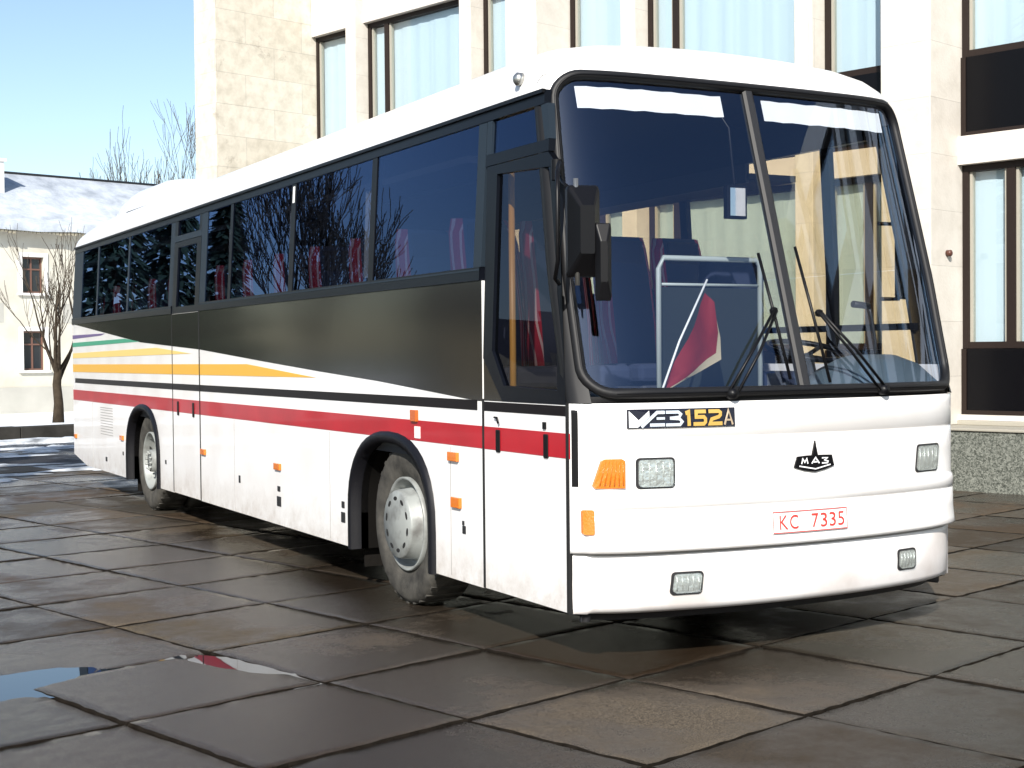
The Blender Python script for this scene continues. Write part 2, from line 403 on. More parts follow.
# wall with openings: build as strips between window columns
cols_b = [13.2, 16.55, 19.9, 23.25, 26.6, 29.95, 33.3]; ww = .92; b0, b1 = 8., 36.
z0, e = -1.4, 6.75; rowsz = [(1.03, 2.62), (4.16, 5.62)]; A0 = 50.8
edges = [b0] + sum(([c, c + ww] for c in cols_b), []) + [b1]
for k in range(0, len(edges), 2): mb.box(edges[k], edges[k + 1], A0, A0 + .5, z0, e, 'house_plaster')
for c in cols_b:
    zz = z0
    for za, zb in rowsz: mb.box(c, c + ww, A0 + .001, A0 + .5, zz, za, 'house_plaster'); zz = zb
    mb.box(c, c + ww, A0 + .001, A0 + .5, zz, e, 'house_plaster')
mb.box(b0, b0 + .4, A0 + .5, A0 + 9, z0, e, 'house_plaster'); mb.box(b1 - .4, b1, A0 + .5, A0 + 9, z0, e, 'house_plaster'); mb.box(b0, b1, A0 + 9, A0 + 9.4, z0, e, 'house_plaster')
mb.box(b0, b1, A0 - .06, A0 - .002, z0, .35, 'house_grey')
for k in range(len(cols_b) - 1): mb.box(cols_b[k] + ww + .8, cols_b[k + 1] - .8, A0 - .012, A0 - .002, 2.95, 3.75, 'house_grey')
mb.build('wall', hr, H0)
rf = MB()
prof = [(A0 - .55, e - .12), (A0 + 4.7, 9.6), (A0 + 9.95, e - .12)]
rows = []
r_ = random.Random(4)
for b in [b0 - .4 + k * .8 for k in range(37)]:
    rows.append([(b, A0 - .55, e - .1 + r_.uniform(-.05, .02)), (b, A0 - .52, e + .2), (b, A0 + 1.2, 7.64 + r_.uniform(-.03, .03)), (b, A0 + 2.9, 8.62 + r_.uniform(-.03, .03)), (b, A0 + 4.5, 9.52), (b, A0 + 6.5, 8.5), (b, A0 + 9.95, e - .1)])
rf.grid(rows, 'roof_snow', True)
rf.tube([(b0 - .4, A0 + 4.5, 9.55), (b1 + .4, A0 + 4.5, 9.55)], .06, 'dark_metal', 6)
roof_o = rf.build('roof', hr, H0)
m2 = MB()
for k in range(170): m2.box(b0 - .3 + k * .166, b0 - .3 + k * .166 + .11, A0 - .5, A0 - .42, e - .16 - .1 * random.random(), e - .06, 'fringe')
m2.box(b0 - .3, b1 + .3, A0 - .46, A0 - .003, e - .1, e - .04, 'fringe')
m2.build('eave', hr, H0)
ch = MB(); ch.box(19.55, 20.42, A0 + 2.6, A0 + 3.5, 7.6, 9.75, 'chimney'); ch.box(19.47, 20.5, A0 + 2.52, A0 + 3.58, 9.75, 9.87, 'chimney'); ch.box(19.8, 20.2, A0 + 2.8, A0 + 3.3, 9.86, 10.1, 'dark_metal')
ch.build('chimney', roof_o, H0)
for c in cols_b:
    for za, zb in rowsz:
        f = MB(); y = A0 + .16
        f.box(c, c + .07, y, y + .1, za, zb, 'house_window'); f.box(c + ww - .07, c + ww, y, y + .1, za, zb, 'house_window')
        f.box(c + .07, c + ww - .07, y + .002, y + .1, za, za + .07, 'house_window'); f.box(c + .07, c + ww - .07, y + .002, y + .1, zb - .07, zb, 'house_window')
        f.box(c + .43, c + .49, y + .004, y + .1, za + .07, zb - .07, 'house_window'); zt = zb - (zb - za) * .36
        f.box(c + .07, c + .43, y + .006, y + .1, zt, zt + .06, 'house_window'); f.box(c + .49, c + ww - .07, y + .006, y + .1, zt, zt + .06, 'house_window')
        t = .17
        f.box(c - t, c - .002, A0 - .05, A0 - .002, za - .002, zb, 'surround'); f.box(c + ww + .002, c + ww + t, A0 - .05, A0 - .002, za - .002, zb, 'surround')
        f.box(c - t, c + ww + t, A0 - .05, A0 - .002, zb + .002, zb + t, 'surround'); f.box(c - t - .05, c + ww + t + .05, A0 - .12, A0 - .002, za - .1, za - .004, 'surround')
        fo = f.build('window', hr, H0)
        p = MB(); p.box(c + .02, c + ww - .02, y + .05, y + .06, za + .02, zb - .02, 'house_pane'); p.build('pane', fo, H0)
tag(hr, 'two-storey cream plastered house with snowy roof, brown windows and chimney', 'house')

# ------------------------------------------------------------------ STONE BUILDING
B0 = (9, 4, 0); br = city('stone_building', 9, 4, 0)
bF, bW, bT = 8.15, 8.85, 8.58
P6 = 6.115
bays = [(4.37 + P6 * k, 4.37 + P6 * k + 5.49) for k in (-4, -3, -2, -1, 0, 1)]       # a0..a1 of each bay
FL = [(1.55, 3.63, .80), (4.85, 7.07, 3.95), (8.75, 10.8, 7.95)]                     # sill, head, spandrel foot
TOP = 11.6; aEnd = 15.95
wl = MB()
aS = bays[0][0] - 1.
# beams
zb0 = .74
for sill, head, foot in FL:
    wl.box(bW - .10, bW + .35, aS, aEnd, zb0, foot, 'beam_stone'); zb0 = head
wl.box(bW - .10, bW + .35, aS, aEnd, zb0, TOP, 'beam_stone')
wl.box(bW + .35, bW + 9, aS, aS + .3, 0, TOP, 'limestone'); wl.box(bW + .35, bW + 9, aEnd - .3, aEnd, 0, TOP, 'limestone'); wl.box(bW + 9, bW + 9.3, aS, aEnd, 0, TOP, 'limestone')
wl.box(bW + .4, bW + 9.2, aS + .3, aEnd - .3, TOP - .4, TOP - .1, 'limestone')
wl.build('wall', br, B0)
m1 = MB(); m1.box(bW + 3., bW + 3.1, aS + .3, aEnd - .3, 0, TOP - .4, 'room_dark')
for zz in (3.7, 7.2): m1.box(bW + .4, bW + 3., aS + .3, aEnd - .3, zz, zz + .15, 'room_dark')
m1.build('inner_wall', br, B0)
pl = MB()
pl.box(bF - .02, bW + .3, aS, aEnd - .05, -.05, .655, 'granite'); pl.box(bF - .045, bW + .3, aS, aEnd - .05, .655, .685, 'ledge'); pl.box(bW - .13, bW + .3, aS, aEnd - .05, .685, .737, 'ledge')
pl.build('plinth', br, B0, bevel=.008)
for a0, a1 in bays:                                                                   # big pilaster just below each bay's a0
    p = MB(); p.box(bF, bW + .3, a0 - .622, a0, .687, TOP, 'limestone'); p.build('pilaster', br, B0, bevel=.012)
    for c0 in (a0 + 1.2, a1 - 1.46):
        p = MB(); p.box(bT, bW + .3, c0, c0 + .26, .742, TOP, 'limestone'); p.build('pilaster', br, B0, bevel=.008)
p = MB(); p.box(6.8, bW + 9.32, 15.96, 16.6, -.05, TOP + .3, 'travertine'); p.build('fin_wall', br, B0, bevel=.015)
def pane_curtain(fo, a0, a1, z0, z1, seed):
    p = MB(); p.box(bW + .055, bW + .063, a0, a1, z0, z1, 'glass_house'); p.build('pane', fo, B0)
    r_ = random.Random(seed); c = MB(); n = int((a1 - a0) / .035) + 2; rows = []
    for zz in (z0 - .05, z1 + .05):
        rr = random.Random(seed); rows.append([(bW + .125 + .006 * math.sin(k * (.7 + .3 * math.sin(seed)) + rr.uniform(-.9, .9)), a0 - .05 + (a1 - a0 + .1) * k / (n - 1), zz) for k in range(n)])
    c.grid(rows, 'sheer', True); c.build('curtain', fo, B0)
sd_ = 0
for bi, (a0, a1) in enumerate(bays):
    for fi, (sill, head, foot) in enumerate(FL):
        segs = [(a0, a0 + 1.2, []), (a0 + 1.46, a1 - 1.46, [a1 - 1.46 - .48]), (a1 - 1.2, a1, [])]
        if fi == 0: segs[0] = (a0, a0 + 1.2, [a0 + .6]); segs[2] = (a1 - 1.2, a1, [a1 - .58])
        for s0, s1, mull in segs:
            f = MB(); t = .075
            f.box(bW, bW + .12, s0, s0 + t, sill, head, 'window_brown'); f.box(bW, bW + .12, s1 - t, s1, sill, head, 'window_brown')
            f.box(bW + .002, bW + .12, s0 + t, s1 - t, head - t, head, 'window_brown'); f.box(bW + .002, bW + .12, s0 + t, s1 - t, sill, sill + t, 'window_brown')
            for m_ in mull: f.box(bW + .004, bW + .12, m_ - .05, m_ + .05, sill + t, head - t, 'window_brown')
            # inner casement bead, paler
            cells = [s0 + t] + sum(([m_ - .05, m_ + .05] for m_ in mull), []) + [s1 - t]
            for q in range(0, len(cells), 2):
                f.box(bW + .03, bW + .1, cells[q] + .002, cells[q] + .032, sill + t, head - t, 'ledge'); f.box(bW + .03, bW + .1, cells[q + 1] - .032, cells[q + 1] - .002, sill + t, head - t, 'ledge')
            fo = f.build('window', br, B0)
            sd_ += 1; pane_curtain(fo, s0 + .04, s1 - .04, sill + .04, head - .04, sd_)
            s = MB(); s.box(bW - .02, bW + .1, s0 + .06, s1 - .06, foot + .05, sill - .004, 'spandrel')
            s.box(bW - .035, bW + .11, s0 + .002, s0 + .06, foot + .002, sill - .004, 'window_brown'); s.box(bW - .035, bW + .11, s1 - .06, s1 - .002, foot + .002, sill - .004, 'window_brown')
            s.box(bW - .037, bW + .11, s0 + .06, s1 - .06, foot + .002, foot + .05, 'window_brown')
            s.build('spandrel_panel', br, B0)
k = MB(); k.lathe([(-.0, .001), (0, .036), (-.05, .036), (-.06, .022), (-.065, .001)], (8.5, 3.745, 2.62), 1, 'knob', 12)
k.build('bell', br, B0)
tag(br, 'tall pale stone building with pilasters, curtained windows and black panels', 'building')

# ------------------------------------------------------------------ BARE TREES
def branch(mb, tw, p, d, L, r, depth, rnd, spread, m='bark', minr=.004, upb=.12, kids=(2, 3)):
    n = 4; pts = [p]; rs = [r]; q = Vector(p); dd = Vector(d).normalized()
    for k in range(n):
        dd = (dd + Vector((rnd.uniform(-1, 1), rnd.uniform(-1, 1), rnd.uniform(-.6, 1) * .8)) * .16 + Vector((0, 0, upb * .5))).normalized()
        q = q + dd * L / n; pts.append(q.copy()); rs.append(max(minr, r * (1 - .45 * (k + 1) / n)))
    (mb if depth > 1 else tw).tube(pts, rs, m if depth > 1 else 'twig', 6 if depth > 2 else 4, caps=False)
    if depth <= 0: return
    for k in range(rnd.randint(*kids)):
        i = rnd.randint(2, n); ax = Vector((rnd.uniform(-1, 1), rnd.uniform(-1, 1), rnd.uniform(-.2, .4)))
        nd = (dd + ax.normalized() * spread * rnd.uniform(.6, 1.2) + Vector((0, 0, upb))).normalized()
        branch(mb, tw, pts[i], nd, L * rnd.uniform(.6, .85), rs[i] * rnd.uniform(.5, .72), depth - 1, rnd, spread, m, minr, upb, kids)
    branch(mb, tw, pts[-1], (dd + Vector((rnd.uniform(-.2, .2), rnd.uniform(-.2, .2), .1))).normalized(), L * .8, rs[-1], depth - 1, rnd, spread, m, minr, upb, kids)
def tree(b, a, z, base_h, r0, limbs, L, depth, seed, label, group=None, spread=.7, name='bare_tree', minr=.006, upb=.15, trunkpts=None):
    rt = city(name, b, a, z); rnd = random.Random(seed); t = MB(); tw = MB()
    pts = trunkpts or [(0, 0, -.1), (.02, 0, base_h * .35), (.0, .03, base_h * .7), (.03, .02, base_h)]
    n = len(pts); t.tube(pts, [r0 * (1.25 if k == 0 else 1 - .25 * k / (n - 1)) for k in range(n)], 'bark', 10)
    for k in range(limbs):
        an = 6.28 * k / limbs + rnd.uniform(-.4, .4); up = rnd.uniform(.9, 2.2)
        d = Vector((math.cos(an), math.sin(an), up)).normalized(); h = base_h * rnd.uniform(.72, 1.)
        branch(t, tw, Vector((pts[-1][0], pts[-1][1], h)), d, L * rnd.uniform(.7, 1.15), r0 * rnd.uniform(.3, .5), depth, rnd, spread, minr=minr, upb=upb)
    t.build('trunk', rt); tw.build('crown', rt)
    tag(rt, label, 'tree', group); return rt
tree(7.84, 23.76, .17, 1.15, .105, 7, 1.1, 3, 22, 'small bare tree with dark pollarded trunk on the snowy lawn by the bus', spread=.75, minr=.004, upb=.22)
tree(32.6, 63., -1., 5.6, .2, 6, 3.2, 4, 5, 'tall thin bare tree showing above the snowy roof ridge', spread=.62, minr=.009, upb=.2)

# ------------------------------------------------------------------ BUS
BO = (0, 6, 0); bus = empty('coach_bus', BO)
tag(bus, 'white coach with red stripe, dark windows and large two-piece windscreen', 'bus')
L = 11.98
def xs(z): return 1.25 - (0 if z < 1.94 else .055 * (z - 1.94) / .93)
def S(x, z):                                # front surface: y for a given x and height
    W = xs(z); q = min(1., abs(x) / W)
    if z <= 1.30:
        if z < .575: return -.22 + .12 * x * x + .085 * q ** 11
        return -.22 + .12 * x * x + .085 * q ** 14
    t = (z - 1.30) / 1.65
    yc = -.205 + .49 * t; k = .085 - .06 * t
    return yc + k * x * x + .135 * q ** 8
def sp(y, z, side, proud): return (side * (xs(z) + proud), y, z)
def side_poly(mb, pts, side, m, proud=0., thick=.04):
    a = [sp(y, z, side, proud) for y, z in pts]
    mb.prism(a, (-side * thick, 0, 0), m)
def side_rect(mb, y0, y1, z0, z1, side, m, proud=0., thick=.04): side_poly(mb, [(y0, z0), (y1, z0), (y1, z1), (y0, z1)], side, m, proud, thick)
FW, RW, WZ, WR = 2.27, 8.53, .495, .495     # arch centres; the wheels sit a little ahead
WF, WB = 2.19, 8.50
#     # wheel centres
def arch_pts(yc, r, zb=.27, n=20, top=None):
    out = [(yc + r, zb)]
    for k in range(n + 1):
        t = math.pi * k / n
        out.append((yc + r * math.copysign(abs(math.cos(t)) ** .85, math.cos(t)), .50 + (r - .10) * abs(math.sin(t)) ** .8))
    out.append((yc - r, zb)); return out
AR = .645
# ---- right and left lower panels
def panel(y0, y1, arch, side, chamfer=False):
    pts = [(y1, .27 if not chamfer else .40)]
    pts = [(y0, 1.94), (y0, .27)]
    if arch: pts += arch_pts(arch, AR)[::-1]
    pts += ([(y1 - .75, .27), (y1, .37)] if chamfer else [(y1, .27)]) + [(y1, 1.94)]
    return pts
WEDGE = [(11.98, 1.95), (8.58, 1.69), (6.47, 1.605), (4.69, 1.50), (3.49, 1.432), (2.44, 1.378), (1.05, 1.288)]
def wedge_z(y):
    for (ya, za), (yb, zb) in zip(WEDGE, WEDGE[1:]):
        if yb <= y <= ya: return zb + (za - zb) * (y - yb) / (ya - yb)
    return WEDGE[-1][1] if y < WEDGE[-1][0] else WEDGE[0][1]
def clip(poly, ya, yb):                     # clip a convex (y,z) polygon to ya<=y<=yb
    def cut(P, f, inter):
        out = []
        for i in range(len(P)):
            a, b = P[i], P[(i + 1) % len(P)]
            if f(a): out.append(a)
            if f(a) != f(b): out.append(inter(a, b))
        return out
    def at(v): return lambda a, b: (v, a[1] + (b[1] - a[1]) * (v - a[0]) / (b[0] - a[0]))
    P = cut(poly, lambda p: p[0] >= ya, at(ya)); P = cut(P, lambda p: p[0] <= yb, at(yb)) if P else P
    return P
STR = [('purple_stripe', [(11.97, 1.765), (10.4, 1.786), (10.18, 1.806), (11.97, 1.811)]),
       ('green_stripe', [(11.97, 1.668), (8.62, 1.698), (9.27, 1.735), (11.97, 1.719)]),
       ('pale_yellow', [(11.97, 1.532), (6.72, 1.569), (7.95, 1.630), (11.97, 1.592)]),
       ('yellow_stripe', [(11.97, 1.366), (3.55, 1.387), (5.12, 1.478), (11.97, 1.459)]),
       ('black_stripe', [(11.85, 1.236), (1.05, 1.236), (1.05, 1.292), (11.85, 1.292)]),
       ('red_stripe', [(11.97, 1.030), (.05, 1.030), (.05, 1.152), (11.97, 1.152)])]
def livery(mb, y0, y1):
    for m, poly in STR:
        P = clip(poly, y0 + .004, y1 - .004)
        if len(P) > 2: side_poly(mb, P, -1, m, .0025, .004)
    ys = [y0 + .003] + [y for y, _ in WEDGE[::-1] if y0 + .02 < y < y1 - .02] + [y1 - .003]
    for a, b in zip(ys, ys[1:]):
        side_poly(mb, [(a, wedge_z(a)), (b, wedge_z(b)), (b, 1.94), (a, 1.94)], -1, 'grey_gloss', .0025, .004)
DY = (.085, .965); RY = (6.47, 7.355)
mb = MB()
for y0, y1, ar, chm in ((.985, 6.455, FW, False), (7.37, L, RW, True)):
    side_poly(mb, panel(y0, y1, ar, -1, chm), -1, 'white_paint'); livery(mb, y0, y1)
# front pillar foot below the windscreen
side_rect(mb, .054, .073, 1.03, 1.152, -1, 'red_stripe', .003, .004)
for y in (1.392, 5.47, 3.30): side_rect(mb, y, y + .006, .29, 1.02, -1, 'seam', .0015, .003)
side_rect(mb, 10.9, 10.905, .29, 1.02, -1, 'seam', .0015, .003)
for z in (.68, .71, .74, .77, .80, .83, .86, .89, .92, .95, .975): side_rect(mb, 9.87, 10.48, z, z + .007, -1, 'seam', .002, .003)
mb.build('body_side', bus, BO)
mb = MB()
pts = [(2.50, 1.94), (2.50, 1.46), (.074, 1.46), (.074, .27)] + arch_pts(FW, AR)[::-1] + arch_pts(RW, AR)[::-1] + [(L - .75, .27), (L, .37), (L, 1.94)]
side_poly(mb, pts, 1, 'white_paint'); side_rect(mb, .08, L - .01, 1.03, 1.152, 1, 'red_stripe', .0025, .004)
mb.build('body_side', bus, BO)
# door gap shade as black strips laid on top, black sheet behind
for yy, wd, za, zb in ((6.4625, .016, .28, 1.94), (7.3625, .016, .28, 1.94), (.975, .022, .275, 1.30), (.078, .026, .272, 1.30)):
    mb = MB(); side_rect(mb, yy - wd / 2, yy + wd / 2, za, zb, -1, 'gap_black', .0055, .02); mb.build('door_gap_shade', bus, BO)
for a_, c_, zb in ((.05, 1.02, 1.30), (6.4, 7.42, 1.94)):
    mb = MB(); side_rect(mb, a_, c_, .29, zb, -1, 'gap_black', -.045, .01); mb.build('door_well', bus, BO)
# ---- front door
door = MB()
y0, y1 = DY
side_rect(door, y0, y1, .275, 1.290, -1, 'white_paint', .002)
side_rect(door, y0 + .003, y1 - .003, 1.030, 1.152, -1, 'red_stripe', .0045, .004)
side_rect(door, y0 + .003, y1 - .003, 1.236, 1.286, -1, 'black_stripe', .0045, .004)
fz = 2.55
win = [(.20, 2.47), (.17, 1.36), (.73, 1.375), (.86, 1.56), (.845, 2.50)]
# door upper: frame as ring between outline and window polygon
outl = [(.30, fz), (y0, 1.293), (.75, 1.293), (y1, 1.52), (.965, fz)]
for i in range(5):
    j = (i + 1) % 5
    q = [outl[i], outl[j], win[j], win[i]]
    side_poly(door, q, -1, 'band_black', .006, .035)
side_poly(door, [(.75, 1.293), (y1, 1.293), (y1, 1.52)], -1, 'grey_gloss', .003, .03)
do = door.build('door', bus, BO)
g = MB(); g.face([g.v(sp(y, z, -1, -.012)) for y, z in win], 'glass_door'); g.build('window', do, BO)
h = MB()
for yy in (.285, .80): side_rect(h, yy - .022, yy + .022, 1.02, 1.14, -1, 'black_trim', .012, .015)
h.build('handle', do, BO, bevel=.006)
h = MB(); side_rect(h, .285, .31, 1.165, 1.20, -1, 'black_trim', .012, .012); h.tube([(-1.262, .83, 1.205), (-1.268, .79, 1.205), (-1.268, .775, 1.175)], .006, 'black_trim', 6); h.build('lock', do, BO)
# pane above the front door
g = MB(); side_rect(g, .33, .925, 2.62, 2.79, -1, 'glass_side', -.01, .004); g.build('side_window', bus, BO)
# ---- rear door
y0, y1 = RY
door = MB(); side_rect(door, y0, y1, .275, 1.938, -1, 'white_paint', .002)
mbk = door
for m, poly in STR:
    P = clip(poly, y0 + .003, y1 - .003)
    if len(P) > 2: side_poly(door, P, -1, m, .0045, .004)
side_poly(door, [(y0 + .003, wedge_z(y0)), (y1 - .003, wedge_z(y1)), (y1 - .003, 1.936), (y0 + .003, 1.936)], -1, 'grey_gloss', .0045, .004)
for a, b, c, d in ((y0, y0 + .13, 1.942, 2.60), (y1 - .13, y1, 1.942, 2.60), (y0 + .13, y1 - .13, 1.942, 2.00), (y0 + .13, y1 - .13, 2.55, 2.60)): side_rect(door, a, b, c, d, -1, 'band_black', .004, .03)
do = door.build('door', bus, BO)
g = MB(); side_rect(g, y0 + .13, y1 - .13, 2.0, 2.55, -1, 'glass_side', -.01, .004); g.build('window', do, BO)
h = MB()
for yy in (6.66, 7.17): side_rect(h, yy - .022, yy + .022, 1.0, 1.13, -1, 'black_trim', .013, .015)
h.build('handle', do, BO, bevel=.006)
g = MB(); side_rect(g, y0 + .08, y1 - .1, 2.67, 2.80, -1, 'glass_side', -.01, .004); g.build('side_window', bus, BO)
# ---- window band: drip rail, sill and pillars, both sides
def band(side):
    b = MB()
    ys0 = .36 if side < 0 else .66
    side_rect(b, ys0, L, 2.80, 2.872, side, 'band_black', .006); side_rect(b, ys0, L, 2.855, 2.875, side, 'black_trim', .022, .02)
    y_s = 1.0 if side < 0 else .1
    parts = [(1.0, 6.455), (7.37, L)] if side < 0 else [(2.5, L)]
    for a, c in parts:
        side_rect(b, a, c, 1.942, 2.015, side, 'band_black', .010); side_rect(b, a, c, 1.995, 2.005, side, 'pillar_grey', .013, .01)
    return b
PILL_R = [(2.52, 2.60, 'black_trim'), (4.04, 4.13, 'black_trim'), (5.56, 5.63, 'band_black'), (6.30, 6.47, 'pillar_grey'), (7.36, 7.50, 'pillar_grey'), (9.14, 9.20, 'pillar_grey'), (10.62, 10.68, 'pillar_grey'), (11.5, L, 'pillar_grey'), (.995, 1.09, 'pillar_grey')]
b = band(-1)
for a, c, m in PILL_R: side_rect(b, a, c, 2.016, 2.799, -1, m, .002)
side_rect(b, .30, .985, 2.555, 2.615, -1, 'band_black', .004); side_poly(b, [(.30, 2.617), (.345, 2.617), (.40, 2.799), (.33, 2.799)], -1, 'pillar_grey', .003); side_rect(b, .93, .985, 2.617, 2.799, -1, 'pillar_grey', .003)
side_rect(b, 6.47, 7.355, 2.605, 2.66, -1, 'pillar_grey', .003); side_rect(b, 6.47, 6.55, 2.66, 2.799, -1, 'band_black', .002); side_rect(b, 7.26, 7.355, 2.66, 2.799, -1, 'band_black', .002)
b.build('window_frame', bus, BO)
GL_R = [(1.09, 2.52), (2.60, 4.04), (4.13, 5.56), (5.63, 6.30), (7.50, 9.14), (9.20, 10.62), (10.68, 11.5)]
for k, (a, c) in enumerate(GL_R):
    g = MB(); side_rect(g, a, c, 2.016, 2.799, -1, 'glass_side', -.004, .004); g.build('side_window', bus, BO)
g = MB(); side_rect(g, 4.065, 4.105, 2.66, 2.78, -1, 'paper', .0035, .003); g.build('sticker', bus, BO)
b = band(1)
PILL_L = [(.98, 1.06), (2.52, 2.60), (4.04, 4.13), (5.56, 5.63), (7.1, 7.18), (8.6, 8.68), (10.1, 10.18), (11.5, L)]
for a, c in PILL_L: side_rect(b, a, c, 2.016, 2.799, 1, 'black_trim', .002)
b.build('window_frame', bus, BO)
for (a, c), (d, e_) in zip(PILL_L, PILL_L[1:]):
    g = MB(); side_rect(g, c, d, 2.016, 2.799, 1, 'glass_left', -.004, .004); g.build('side_window', bus, BO)
g = MB(); side_poly(g, [(.40, 2.016), (.98, 2.016), (.98, 2.799), (.56, 2.799)], 1, 'glass_left', -.004, .004); g.build('side_window', bus, BO)
for a_, c_ in ((.27, .98), (1.06, 2.50)):
    g = MB(); side_rect(g, a_, c_, 1.462, 2.014, 1, 'glass_left', -.004, .004); g.build('side_window', bus, BO)
g = MB(); side_rect(g, .30, 2.5, 1.66, 1.70, 1, 'black_trim', .006); side_rect(g, .98, 1.06, 1.462, 2.016, 1, 'black_trim', .002); g.build('window_bar', bus, BO)
# ---- A pillars (side faces beside the windscreen)
for side in (-1, 1):
    a = MB(); rows = []
    for k in range(17):
        z = 1.30 + (2.87 - 1.30) * k / 16; W = xs(z); yf = S(W - .002, z)
        yb = {True: .085 + (z - 1.30) * .19, False: .26 + (z - 1.30) * .21}[side < 0]
        rows.append([(side * (W - .075), S(W - .075, z) - .004, z), (side * (W - .03), S(W - .03, z) - .006, z), (side * W, yf, z), (side * (W + .003), yf + .02, z), (side * (W + .003), max(yb, yf + .05), z), (side * (W - .03), max(yb, yf + .05), z)])
    a.grid(rows, 'seal', True); a.build('windscreen_pillar', bus, BO)
# ---- front panel: profile (z, forward offset)
prof = [(.225, .12), (.262, .10), (.27, .045), (.285, .015), (.31, 0), (.42, -.008), (.535, 0), (.556, .004), (.559, .016), (.568, .016), (.573, -.026), (.588, -.034), (.61, -.030), (.68, -.02), (.775, -.018), (.780, -.008), (.785, -.018), (.83, -.020), (.850, -.014), (.858, -.002), (.866, 0), (1.0, 0), (1.118, .0), (1.124, .008), (1.130, 0), (1.25, .001), (1.285, .003), (1.298, .012)]
NX = 72
def fx(j, W):
    u = -1 + 2 * j / NX
    return W * math.copysign(1 - (1 - abs(u)) ** 1.7 * 1.0, u) if False else W * math.sin(u * math.pi / 2) ** 1 if abs(u) > 2 else W * (u * .55 + .45 * math.sin(u * math.pi / 2))
mb = MB(); rows = []
for z, d in prof:
    ins = .0
    kx = .95 if z < .268 else .975 if z < .572 else 1.
    wr = 1.25 if z > .268 else 1.18
    rows.append([(-wr, .074, z)] + [(fx(j, xs(z)) * kx, S(fx(j, xs(z)), z) + d * (1 if abs(fx(j, 1.25)) < 1.2 else .3), z) for j in range(NX + 1)] + [(wr, .074, z)])
V = mb.grid(rows, lambda i, j: ('dark_metal' if i < 2 else 'seam' if prof[i][0] in (.556, .559) else ('bumper_paint' if prof[i][0] < .5 else ('white_paint'))), True)  # bottom rows: shade on the valance put into a dark colour
for v_ in mb.bm.faces: v_.smooth = True
mb.build('front_panel', bus, BO)
# returns of the fascia at the sides
# ---- windscreens, seal, centre post, brow
ZB, ZT = 1.345, 2.957
def edge(z):                                 # half width of glass with rounded corners
    W = xs(z) - .035 - .02; r = .13
    for zz, s_ in ((ZB, 1), (ZT, -1)):
        d = (z - zz) * s_
        if d < r: W -= r - math.sqrt(max(0, r * r - (r - d) ** 2))
    return W
for side in (-1, 1):
    g = MB(); rows = []; n = 22
    zs = [ZB + (ZT - ZB) * (.5 - .5 * math.cos(math.pi * k / 28)) for k in range(29)]
    for z in zs:
        e_ = edge(z); row = []
        for j in range(n + 1):
            u = 1 - (1 - j / n) ** 1.6; x = side * (.018 + (e_ - .018) * u); row.append((x, S(x, z) + .006, z))
        rows.append(row)
    g.grid(rows, 'glass_front', True); g.build('windscreen', bus, BO, smooth=True)
sl_ = MB(); path = []
zs = [ZB + (ZT - ZB) * (.5 - .5 * math.cos(math.pi * k / 40)) for k in range(41)]
left = [(-edge(z), z) for z in zs]; right = [(edge(z), z) for z in zs[::-1]]
topm = [(-edge(ZT) + 2 * edge(ZT) * k / 20, ZT) for k in range(1, 20)]; botm = [(edge(ZB) - 2 * edge(ZB) * k / 20, ZB) for k in range(1, 20)]
loop = left + topm + right + botm
path = [(x, S(x, z) - .004, z) for x, z in loop]
sl_.tube(path, .027, 'seal', 8, closed=True)
sl_.tube([(x * 1.002, S(x, z) - .026, z) for x, z in loop], .006, 'black_trim', 6, closed=True)
sl_.build('windscreen_seal', bus, BO)
cp = MB(); rows = []
for k in range(13):
    z = ZB - .01 + (ZT - ZB + .02) * k / 12; y = S(0, z)
    rows.append([(-.034, y + .02, z), (-.034, y - .006, z), (-.02, y - .018, z), (.02, y - .018, z), (.034, y - .006, z), (.034, y + .02, z)])
cp.grid(rows, lambda i, j: 'dark_metal' if j == 2 else 'seal', False); cp.build('centre_post', bus, BO)
# white surround: strips below (sill to glass) and the brow blend into the roof
br_ = MB(); rows = []
for z, d in ((1.298, .03), (1.315, .012), (1.33, .008)):
    rows.append([(fx(j, xs(z)), S(fx(j, xs(z)), z) + d, z) for j in range(NX + 1)])
br_.grid(rows, 'seal', True); br_.build('windscreen_sill', bus, BO)

# ---- roof: cross-section swept along the bus, rounded front and back
CS = [(1.0, 0.), (.995, .05), (.975, .13), (.94, .20), (.88, .262), (.78, .31), (.62, .345), (.4, .365), (.2, .375), (0, .378)]
CS = [(x, z * .95) for x, z in CS]
CS = [(-x, z) for x, z in CS] + [(x, z) for x, z in CS[::-1][1:]]
Wg = 1.203
def rear_drop(y):
    d = y - 10.75
    return 0 if d < 0 else .16 * (d / 1.25) ** 2
rf = MB(); rows = []
D = .55
for k in range(15):
    t = k / 14; d = D * (1 - math.cos(t * math.pi / 2)) ; s_ = math.sqrt(max(0, 1 - (1 - d / D) ** 2))
    row = []
    for x, h in CS:
        X = x * Wg; zr = 2.872 + h; ze = min(2.985 - .03 * abs(x) ** 6, zr)
        yb = S(min(abs(X), xs(2.985) - .003), 2.985) + .0
        z = ze + (zr - ze) * s_ ** .8
        yy = yb + d - (0.012 if k == 0 else 0)
        row.append((X, yy, z))
    rows.append(row)
yend = max(p[1] for p in rows[-1])
for y in [1.4, 2.5, 4, 6, 8, 9.5, 10.6, 11.0, 11.3, 11.6, 11.8, 11.92]:
    rows.append([(x * Wg, y, 2.872 + h * (1 - rear_drop(y) / .378 * (.8 if h > .1 else .3))) for x, h in CS])
for q in (.9, .7, .4, .0): rows.append([(x * Wg, 11.98 - .02 * q, 2.872 + h * (1 - rear_drop(11.92) / .378) * q * .9) for x, h in CS])
rf.grid(rows, 'white_paint', True); roof = rf.build('roof', bus, BO)
